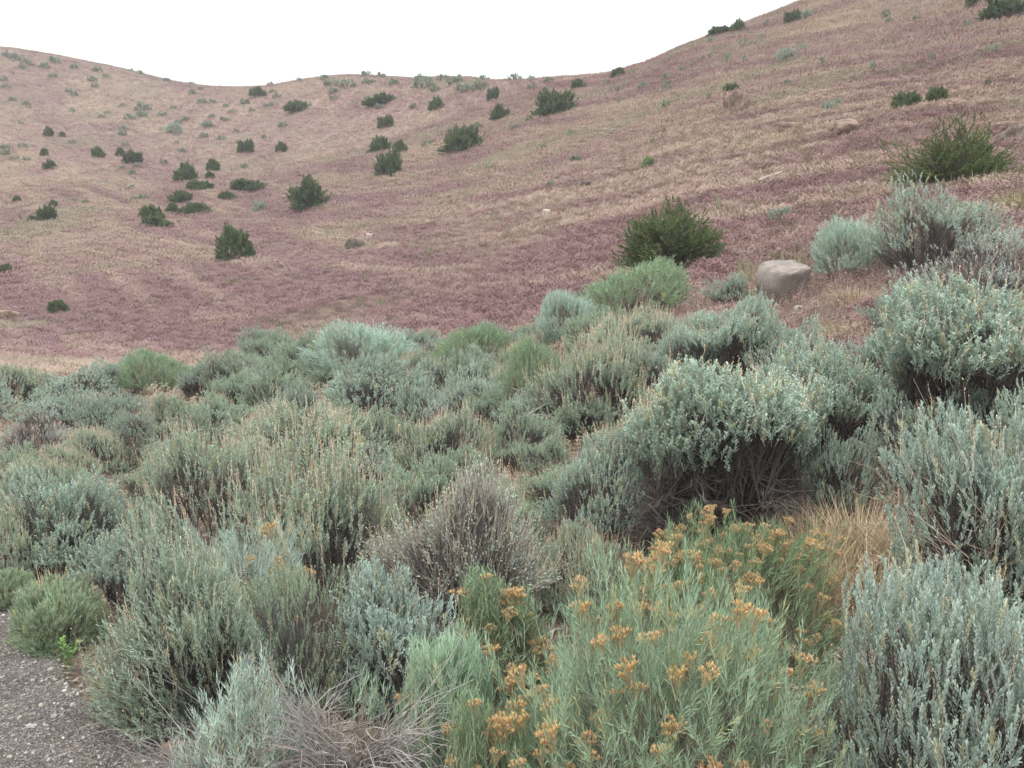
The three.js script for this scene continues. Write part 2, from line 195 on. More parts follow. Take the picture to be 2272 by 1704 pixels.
const gravelMap = grain(1024, 15, (n) => { const s = n(200, 1), b = n(90, 2), k = clamp(0.28 + 0.45 * s * s + 0.25 * b * n(420, 5) + 0.12 * n(12, 3), 0, 1), w = n(130, 7); return [k, k * mix(0.93, 1, w), k * mix(0.86, 1.02, w)]; });
gravelMap.colorSpace = THREE.SRGBColorSpace;
const gravelBump = grain(1024, 15, (n) => { const k = 0.6 * n(200, 1) + 0.3 * n(90, 2) + 0.1 * n(420, 5); return [k, k, k]; });
const stoneMap = grain(512, 31, (n) => { const k = clamp(0.62 + 0.22 * (n(8, 1) - 0.5) + 0.25 * (n(40, 2) - 0.5) + 0.25 * (n(150, 3) - 0.5), 0, 1), lichen = n(14, 5) * n(60, 6) > 0.46 ? 0.8 : 1; return [k * lichen, k * lichen * 0.97, k * lichen * 0.93]; });
stoneMap.colorSpace = THREE.SRGBColorSpace;
const stoneBump = grain(512, 31, (n) => { const k = 0.4 * n(14, 1) + 0.35 * n(40, 2) + 0.25 * n(150, 3); return [k, k, k]; });

// ------------------------------------------------------------------ ground
{
  const N = 315, half = 660, p = new Float32Array((N + 1) * (N + 1) * 3), c = new Float32Array(p.length), uv = new Float32Array((N + 1) * (N + 1) * 2), idx = [];
  const warp = (s) => Math.sinh(s * 6.2) / Math.sinh(6.2) * half;
  let k = 0;
  for (let j = 0; j <= N; j++) for (let i = 0; i <= N; i++, k++) {
    const x = warp(i / N * 2 - 1), z = warp(j / N * 2 - 1) - 8, red = redness(x, z);
    p[k * 3] = x; p[k * 3 + 1] = height(x, z); p[k * 3 + 2] = z; uv[k * 2] = x / 1.4; uv[k * 2 + 1] = z / 1.4;
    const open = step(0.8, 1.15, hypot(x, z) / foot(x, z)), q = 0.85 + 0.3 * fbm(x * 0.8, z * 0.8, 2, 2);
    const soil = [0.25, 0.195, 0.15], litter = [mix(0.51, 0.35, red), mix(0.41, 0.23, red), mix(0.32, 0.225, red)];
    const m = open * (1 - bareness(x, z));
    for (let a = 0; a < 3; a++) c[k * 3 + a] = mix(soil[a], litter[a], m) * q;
  }
  for (let j = 0; j < N; j++) for (let i = 0; i < N; i++) { const a = j * (N + 1) + i, b = a + N + 1; idx.push(a, b, a + 1, a + 1, b, b + 1); }
  const g = new THREE.BufferGeometry();
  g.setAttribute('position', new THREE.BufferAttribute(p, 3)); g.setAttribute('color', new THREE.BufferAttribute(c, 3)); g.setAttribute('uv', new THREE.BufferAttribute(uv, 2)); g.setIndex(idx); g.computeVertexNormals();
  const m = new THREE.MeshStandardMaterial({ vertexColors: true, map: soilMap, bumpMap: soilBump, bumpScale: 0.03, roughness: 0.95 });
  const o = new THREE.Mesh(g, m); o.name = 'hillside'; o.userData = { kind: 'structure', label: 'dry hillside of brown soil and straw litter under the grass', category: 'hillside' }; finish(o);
}
{ // the gravel of the road edge, a sheet over the soil with a ragged border
  const nz = 110, nx = 36, p = [], uv = [], idx = [];
  for (let j = 0; j <= nz; j++) for (let i = 0; i <= nx; i++) {
    const z = mix(-7.8, 4, j / nz), s = i / nx, x = roadEdge(z) + 0.16 * (fbm(z * 3, 1, 2, 3) - 0.5) - s * s * 7;
    p.push(x, height(x, z) + 0.012 - (i === 0 ? 0.018 : 0), z); uv.push(x / 1.1, z / 1.1);
  }
  for (let j = 0; j < nz; j++) for (let i = 0; i < nx; i++) { const a = j * (nx + 1) + i, b = a + nx + 1; idx.push(a, a + 1, b, a + 1, b + 1, b); }
  const g = new THREE.BufferGeometry(); g.setAttribute('position', new THREE.Float32BufferAttribute(p, 3)); g.setAttribute('uv', new THREE.Float32BufferAttribute(uv, 2)); g.setIndex(idx); g.computeVertexNormals();
  const o = new THREE.Mesh(g, new THREE.MeshStandardMaterial({ color: new THREE.Color(0.46, 0.435, 0.41), map: gravelMap, bumpMap: gravelBump, bumpScale: 0.02, roughness: 0.95 }));
  o.name = 'gravel_road'; o.userData = { kind: 'structure', label: 'grey gravel road edge in the lower left corner', category: 'road' }; finish(o);
}

// ------------------------------------------------------------------ small ground cover that nobody could count
const M4 = new THREE.Matrix4(), Q = new THREE.Quaternion(), E = new THREE.Euler(), V = new THREE.Vector3(), SC = new THREE.Vector3(), COL = new THREE.Color();
function scatter(name, label, category, geometry, material, spots) { // spots: [x, y, z, turn, lean, size, height, r, g, b]
  const o = new THREE.InstancedMesh(geometry, material, spots.length); o.name = numbered(name);
  spots.forEach((s, k) => { E.set(s[4], s[3], s[10] ?? 0, 'YXZ'); M4.compose(V.set(s[0], s[1], s[2]), Q.setFromEuler(E), SC.set(s[5], s[6], s[5])); o.setMatrixAt(k, M4); o.setColorAt(k, COL.setRGB(s[7], s[8], s[9])); });
  o.userData = { kind: 'stuff', label, category }; o.castShadow = o.receiveShadow = true; scene.add(o); return o;
}
const plain = new THREE.MeshStandardMaterial({ vertexColors: true, roughness: 0.9 });
const leafy = new THREE.MeshPhysicalMaterial({ vertexColors: true, roughness: 0.9, transmission: 0.22, thickness: 0, specularIntensity: 0.3 });
function grassTuft(seed, stems, spread, head, headCol, stemCol, width) { // one tuft of drooping annual grass, 1 unit tall
  const R = rng(seed), g = new Geo();
  for (let k = 0; k < stems; k++) {
    const a = R() * 2 * PI, q = sqrt(R()) * spread, h = 0.55 + 0.5 * R(), o = [cos(a) * q, -0.06, sin(a) * q], lean = [0.18 + (R() - 0.5) * 0.5, 1, (R() - 0.5) * 0.5], d = norm(lean);
    const s = norm([R() - 0.5, 0, R() - 0.5]), c = tint(stemCol, 0.9 + 0.2 * R());
    g.blade(o, d, s, [0.5, 0, 0], h * 1.05, width, 0.12, c);
    const tip = add(o, mul(d, h));
    for (let i = 0; i < head; i++) {
      const b = add(tip, mul(d, -0.28 * R() * h)), e = norm([0.75 + (R() - 0.5) * 1.3, 0.25 - 0.9 * R(), (R() - 0.5) * 1.3]), sd = norm(cross(e, [R(), 1, R()]));
      g.blade(b, e, sd, [0, -1, 0], 0.13 + 0.1 * R(), width * 1.7, 0.25, tint(headCol, 0.88 + 0.24 * R()));
    }
  }
  return g.done();
}
{
  const R = rng(71), fine = [[], []], near = [[], []], far = [[], []];
  const STRAW = [0.41, 0.33, 0.255], RED = [0.25, 0.156, 0.158], OLIVE = [0.29, 0.27, 0.19];
  const place = (r0, r1, n, isFar) => {
    for (let k = 0; k < n; k++) {
      const r = sqrt(mix(r0 * r0, r1 * r1, R())), th = (R() * 84 - 42) * DEG, x = sin(th) * r, z = -cos(th) * r, f = r / foot(x, z);
      const density = mix(0.1, 1, step(0.78, 1.05, f)) * (1 - 0.92 * bareness(x, z));
      if (R() > density || f < 0.3) continue;
      const red = clamp(redness(x, z) * step(0.7, 1, f) + (R() - 0.5) * 0.22, 0, 1), olive = 0.7 * step(0.62, 0.74, fbm(x * 0.2 + 3, z * 0.3, 12, 4));
      const size = (isFar ? 0.17 : 0.165) * (0.6 + 0.7 * R()), v = 0.93 + 0.14 * R(), y = height(x, z) - 0.01;
      const c = [0, 1, 2].map((a) => v * mix(mix(STRAW[a], RED[a], red), OLIVE[a], olive));
      (isFar ? far : r < 13 ? fine : near)[red > 0.5 ? 0 : 1].push([x, y, z, (R() - 0.5) * 2.4 + (R() < 0.2 ? 3 : 0), (R() - 0.5) * 0.2, size * (1 + 0.5 * R()), size, ...c]);
    }
  };
  place(4, 13, 30000, false); place(13, 34, 110000, false); place(34, 60, 100000, true); place(60, 150, 220000, true);
  const green = [];
  for (let k = 0; k < 5200; k++) {
    const r = sqrt(mix(11 * 11, 120 * 120, Math.pow(R(), 1.3))), th = (R() * 84 - 42) * DEG, x = sin(th) * r, z = -cos(th) * r; if (r < foot(x, z) * 1.05 || noise(x * 0.21, z * 0.21, 3) < 0.45) continue;
    const v = 0.7 + 0.5 * R(), s = 0.15 + 0.2 * R(); green.push([x, height(x, z) - 0.01, z, R() * 6, 0, s, s * (0.9 + 0.4 * R()), 0.22 * v, 0.24 * v, 0.13 * v]);
  }
  scatter('green_tuft', 'olive-green tufts scattered through the red grass', 'grass', grassTuft(8, 20, 0.5, 0, [1, 1, 1], [1, 1, 1], 0.02), plain, green);
  const head = [1, 0.97, 0.98], stem = [1.08, 1.06, 0.98];
  scatter('red_grass', 'fine red grass on the near bank beside the brush', 'grass', grassTuft(5, 18, 0.6, 4, head, stem, 0.008), plain, fine[0]);
  scatter('straw_grass', 'fine dry straw grass among the nearer brush', 'grass', grassTuft(6, 18, 0.6, 3, head, stem, 0.008), plain, fine[1]);
  scatter('red_grass', 'red-tinged drooping annual grass over the lower hillside', 'grass', grassTuft(1, 16, 0.7, 4, head, stem, 0.012), plain, near[0]);
  scatter('straw_grass', 'straw-coloured dry grass between the red streaks', 'grass', grassTuft(2, 16, 0.7, 4, head, stem, 0.012), plain, near[1]);
  scatter('red_grass', 'mauve-red grass in streaks over the upper slopes', 'grass', grassTuft(3, 10, 1, 3, head, stem, 0.03), plain, far[0]);
  scatter('straw_grass', 'pale straw grass over the upper slopes', 'grass', grassTuft(4, 10, 1, 3, head, stem, 0.03), plain, far[1]);
}
{ // loose gravel on the road edge, litter of dead twigs under the brush
  const R = rng(5), stone = new THREE.IcosahedronGeometry(1, 0); stone.deleteAttribute('normal'); stone.deleteAttribute('uv');
  const spots = [];
  for (let k = 0; k < 16000; k++) {
    const z = mix(-6.6, -2.6, R()), e = roadEdge(z), x = e + 0.25 - Math.pow(R(), 0.8) * 3.2; if (x > e && R() < 0.55) continue;
    const s = 0.0025 + 0.008 * Math.pow(R(), 3) + (R() < 0.015 ? 0.008 : 0), v = 0.12 + 0.26 * R() + (R() < 0.06 ? 0.2 : 0), w = R();
    spots.push([x, height(x, z) + 0.012, z, R() * 6, R() * 6, s * (0.8 + 0.6 * R()), s * 0.7, v * mix(0.98, 1.12, w), v, v * mix(1, 0.85, w), R()]);
  }
  scatter('gravel', 'loose grey pebbles on the road edge', 'gravel', stone, new THREE.MeshStandardMaterial({ roughness: 0.9 }), spots);
  const g = new Geo(); for (let k = 0; k < 3; k++) { const a = R() * 6, b = [cos(a) * 0.5, 0.03, sin(a) * 0.5]; g.tube([mul(b, -1), [R() * 0.1, 0.09, R() * 0.1], b], 0.022, 0.01, [1, 1, 1]); }
  const tw = [];
  for (let k = 0; k < 22000; k++) {
    const r = sqrt(mix(2.4 * 2.4, 17 * 17, R())), th = (R() * 72 - 36) * DEG, x = sin(th) * r, z = -cos(th) * r; if (r > foot(x, z) * 1.1 || x < roadEdge(z) - 0.15) continue;
    const v = 0.18 + 0.28 * R(), s = 0.05 + 0.12 * R() * R(); tw.push([x, height(x, z) + 0.006, z, R() * 6, (R() - 0.5) * 0.3, s, s, v * 1.1, v * 0.95, v * 0.78]);
  }
  scatter('twig_litter', 'fallen dead twigs and straw under the brush', 'litter', g.done(), plain, tw);
}

// ------------------------------------------------------------------ shrubs
// A shrub grows limbs from its base, branches from the limbs, leafy shoots from the branches; shoots end on a lumpy dome.
function grow(o) {
  const R = rng(o.seed * 7919 + 11), leaf = new Geo(), wood = new Geo(), stalk = new Geo(), tips = [];
  const J = (s) => [(R() - 0.5) * s, (R() - 0.5) * s, (R() - 0.5) * s], range = (q) => mix(q[0], q[1], R());
  const a = o.W / 2, b = (o.D ?? o.W) / 2, H = o.H, S = o.seed * 3.17;
  const dome = (d) => { const P = o.square ?? 2.7, k = Math.pow(Math.pow(abs(d[0] / a), P) + Math.pow(abs(d[1] / H), P) + Math.pow(abs(d[2] / b), P), -1 / P); return k * (1 + o.lump * (2 * fbm(d[0] * o.lumpF + S, d[1] * o.lumpF, d[2] * o.lumpF + S, 2) - 1)); };
  const lowest = sin((o.elMin ?? 0) * DEG);
  const fit = (d) => { d = norm(d); if (d[1] < lowest) { const y = min(0.98, lowest + 0.14 * R()), q = sqrt(1 - y * y) / (hypot(d[0], d[2]) || 1); d = [d[0] * q, y, d[2] * q]; } return d; };
  // the dome is wide and low, so directions are taken on its unit sphere and squeezed
  const onDome = (u) => norm([u[0] * a, u[1] * H, u[2] * b]);
  const bark = o.bark ?? [0.16, 0.13, 0.11], lean = o.lean ?? [0, 0, 0];
  for (let i = 0; i < o.limbs; i++) {
    const az = i * 2.39996 + R() * 0.8, y = mix(lowest * 0.6, 1, Math.pow((i + 0.5) / o.limbs, 0.9)), q = sqrt(max(0, 1 - y * y)), u = [cos(az) * q, y, sin(az) * q], d = onDome(u), tip = mul(d, dome(d) * (o.limbT ?? 0.62));
    const c = tint(bark, 0.75 + 0.5 * R()), root = [cos(az) * 0.05 * a, -0.04, sin(az) * 0.05 * b];
    const limb = []; const seg = o.limbSeg ?? 5;
    for (let k = 0; k <= seg; k++) { const t = k / seg, m = lerp3(root, tip, t); m[1] -= H * 0.16 * sin(t * PI); if (k) { const w = J(0.09 * o.W * (o.crook ?? 1)); m[0] += w[0]; m[1] += w[1] * 0.6; m[2] += w[2]; } limb.push(m); }
    wood.tube(limb, o.thick * (0.8 + 0.5 * R()), o.thick * 0.45, c, 5);
    for (let j = 0; j < o.subs; j++) {
      const du = fit(add(u, J(o.spread ?? 0.9))), sd = onDome(du), from = along(limb, mix(0.35, 1, R())), to = mul(sd, dome(sd) * mix(0.72, 0.88, R()));
      const mid = add(lerp3(from, to, 0.5), J(0.08 * o.W * (o.crook ?? 1))), sp = [from, lerp3(from, mid, 0.6), mid, to], cc = tint(bark, 0.7 + 0.6 * R());
      wood.tube(sp, o.thick * 0.4, o.thick * 0.18, cc);
      const patch = fbm(sd[0] * 3 + S, sd[1] * 3 + 5, sd[2] * 3 + S, 2), bare = patch < (o.gap ?? 0);
      const tone = (0.86 + 0.28 * R());
      for (let k = 0; k < o.shoots; k++) {
        const ku = fit(add(du, J(o.spread2 ?? 0.5))), kd = onDome(ku), reach = dome(kd) * range(o.shell ?? [0.85, 1.02]);
        let or = norm(add(lerp3(kd, [0, 1, 0], o.upright), add(J(o.wild ?? 0.5), lean)));
        const L = range(o.shootL), tipP = mul(kd, reach), start = sub(tipP, mul(or, L)), at = along(sp, mix(0.3, 1, R()));
        if (start[1] < 0.01) start[1] = 0.01;
        wood.spike([at, start], o.thick * 0.2, cc);
        const green = !bare && R() > (o.deadShare ?? 0);
        const curl = J(L * 0.25), midP = add(lerp3(start, tipP, 0.55), curl);
        wood.spike([start, midP, tipP], o.thick * 0.11, green ? tint(o.stemCol ?? [0.3, 0.3, 0.22], 0.8 + 0.4 * R()) : tint(o.tipCol ?? bark, 0.8 + 0.5 * R()));
        const line = [start, midP, tipP];
        if (green) {
          const n = o.leafN * (0.7 + 0.6 * R()), st = tone * (0.88 + 0.24 * R()), warm = R() < 0.08 ? 1.25 : 1;
          let side0 = norm(cross(or, norm(J(1)))), w0 = cross(or, side0);
          for (let l = 0; l < n; l++) {
            const t = mix(o.leafFrom ?? 0.2, 1, (l + R()) / n), f = l * 2.4 + R(), base = along(line, t), sx = cos(f), sy = sin(f);
            const sideways = [side0[0] * sx + w0[0] * sy, side0[1] * sx + w0[1] * sy, side0[2] * sx + w0[2] * sy];
            const open = (o.open ?? 0.8) * (1.15 - 0.6 * t) * (0.7 + 0.6 * R()), d = norm(add(or, mul(sideways, open))), sd2 = norm(cross(d, or)), up = cross(sd2, d);
            const k2 = st * (0.88 + 0.24 * R()), col = [o.col[0] * k2 * warm, o.col[1] * k2 * (0.97 + 0.06 * R()), o.col[2] * k2 / warm];
            const LL = o.leaf[0] * (0.6 + 0.7 * R()), WW = o.leaf[1] * 0.5 * (0.75 + 0.5 * R());
            if (o.line) leaf.blade(base, d, sd2, or, LL, WW, 0.25 * R() - 0.02, col); else leaf.wedge(base, d, sd2, up, LL, WW, col);
          }
        }
        if (o.flowers && green && kd[1] > 0.25 && R() < o.flowers) tips.push([tipP, or]);
        if (o.stalks && kd[1] > (o.stalkEl ?? 0.3) && R() < o.stalks * (green ? 1 : 0.5)) {
          const sl = range(o.stalkL), sdn = norm(add(lerp3(or, [0, 1, 0], 0.55), J(0.25))), c2 = tint(o.stalkCol ?? [0.5, 0.36, 0.22], 0.75 + 0.5 * R()), e = add(tipP, mul(sdn, sl)), w = o.stalkW ?? 0.0035, m2 = add(lerp3(tipP, e, 0.55), J(0.03 * sl * 5));
          stalk.spike([tipP, m2, e], w * 0.6, c2);
          const n = o.stalkN ?? 8;
          for (let l = 0; l < n; l++) { const t = mix(0.25, 1, (l + R()) / n), p = along([tipP, m2, e], t), d = norm(add(sdn, J(1.6))); stalk.blade(p, d, norm(cross(d, J(1))), sdn, w * (3 + 2.5 * R()), w * 0.95, 0, tint(c2, 0.8 + 0.45 * R())); }
        }
      }
    }
    for (let j = 0; j < (o.dead ?? 0); j++) { // dry twigs inside
      const from = along(limb, mix(0.15, 1, R())), L = range(o.deadL ?? [0.06, 0.2]), d = norm(add(add(mul(u, 0.7), [0, (o.deadUp ?? 0.1), 0]), J(1.7))), e = add(from, mul(d, L)), m = add(lerp3(from, e, 0.5), J(L * 0.35)), cc = tint(o.deadCol ?? bark, 0.65 + 0.7 * R());
      wood.spike([from, m, e], o.thick * 0.2, cc);
      for (let k = 0; k < (o.deadFork ?? 2); k++) { const f = along([from, m, e], 0.3 + 0.6 * R()), e2 = add(f, mul(norm(add(d, J(1.5))), L * (0.35 + 0.4 * R()))); wood.spike([f, e2], o.thick * 0.14, cc); }
    }
  }
  for (let i = 0; i < (o.sprawl ?? 0); i++) { // long bare stems arching out of the base
    const az = (o.sprawlAz ?? 0) + (R() - 0.5) * (o.sprawlFan ?? 6.28), L = range(o.sprawlL), up = range(o.sprawlUp ?? [0.2, 1.1]), p = [], w = [cos(az), 0, sin(az)], st = mul(w, R() * 0.25 * a), drop = range(o.sprawlDrop ?? [0.3, 0.9]), cc = tint(o.sprawlCol ?? [0.36, 0.32, 0.28], 0.6 + 0.6 * R());
    const h0 = (o.sprawlH ?? 0.02) * (0.4 + R()), ph = R() * 6.28;
    for (let k = 0; k <= 6; k++) { const t = k / 6; const sway = sin(t * 4 + ph) * 0.13 * L; p.push([st[0] + w[0] * L * t - w[2] * sway + (R() - 0.5) * 0.07 * L, max(0.006, h0 + L * (up * t - drop * t * t) + (R() - 0.5) * 0.04 * L), st[2] + w[2] * L * t + w[0] * sway + (R() - 0.5) * 0.1 * L]); }
    wood.tube(p, o.sprawlR ?? 0.0045, (o.sprawlR ?? 0.0045) * 0.35, cc);
    if (R() < 0.7) { const f = p[2 + floor(R() * 4)], e = add(f, [w[0] * L * 0.3 + (R() - 0.5) * 0.2, 0.12 * R(), w[2] * L * 0.3 + (R() - 0.5) * 0.2]); wood.tube([f, add(lerp3(f, e, 0.5), J(0.05)), e], (o.sprawlR ?? 0.0045) * 0.5, 0.0008, cc); }
  }
  return { foliage: leaf.n ? leaf.done() : null, twigs: wood.n ? wood.done() : null, seed_stalks: stalk.n ? stalk.done() : null, tips };
}
const SAGE = { limbs: 13, subs: 8, shoots: 13, shootL: [0.06, 0.12], leafN: 18, leaf: [0.022, 0.0094], upright: 0.42, elMin: 16, lump: 0.55, lumpF: 2.1, gap: 0.3, thick: 0.012, stalks: 0.04, stalkL: [0.06, 0.13], stalkN: 6, stalkW: 0.003, stalkCol: [0.54, 0.44, 0.32], dead: 20, col: [0.394, 0.487, 0.406], bark: [0.09, 0.076, 0.07], stemCol: [0.2, 0.21, 0.165], W: 1.1, H: 0.72, wild: 0.75 };
const MOUND = { limbs: 14, subs: 8, shoots: 14, shootL: [0.12, 0.22], leafN: 13, leaf: [0.05, 0.007], line: true, upright: 0.35, elMin: 4, lump: 0.3, lumpF: 2.1, gap: 0.16, thick: 0.009, dead: 10, col: [0.378, 0.451, 0.347], bark: [0.2, 0.17, 0.14], W: 1.2, H: 0.7, wild: 0.35 };
const RABBIT = { limbs: 14, subs: 8, shoots: 11, shootL: [0.12, 0.22], leafN: 23, leaf: [0.038, 0.004], line: true, upright: 0.42, elMin: 2, lump: 0.45, lumpF: 2.6, gap: 0.26, thick: 0.008, dead: 14, col: [0.27, 0.37, 0.25], bark: [0.2, 0.17, 0.13], stemCol: [0.36, 0.42, 0.28], open: 0.85, wild: 0.8, shell: [0.74, 1.05] };
const BUSH = { limbs: 16, subs: 9, shoots: 9, shootL: [0.16, 0.34], leafN: 22, leaf: [0.05, 0.026], upright: 0.25, elMin: 4, lump: 0.5, lumpF: 2.6, gap: 0.12, thick: 0.02, dead: 4, col: [0.13, 0.17, 0.075], bark: [0.14, 0.11, 0.09], stemCol: [0.12, 0.11, 0.07], W: 1.5, H: 1.0, leafFrom: 0, wild: 0.7, spread: 0.8, spread2: 0.35, shell: [0.78, 1.12] };
const HILL = { ...BUSH, limbs: 11, subs: 7, shoots: 7, shootL: [0.18, 0.32], leafN: 16, leaf: [0.08, 0.05], shell: [0.78, 1.05], thick: 0.025, dead: 0, W: 1.6, H: 1.0, elMin: 0, lump: 0.55, square: 2.2 };
const SMALL = { ...SAGE, limbs: 6, subs: 5, shoots: 7, shootL: [0.12, 0.22], leafN: 9, leaf: [0.07, 0.04], W: 1.0, H: 0.55, dead: 3, stalks: 0, elMin: 2, gap: 0.12, col: [0.27, 0.33, 0.246], thick: 0.014 };
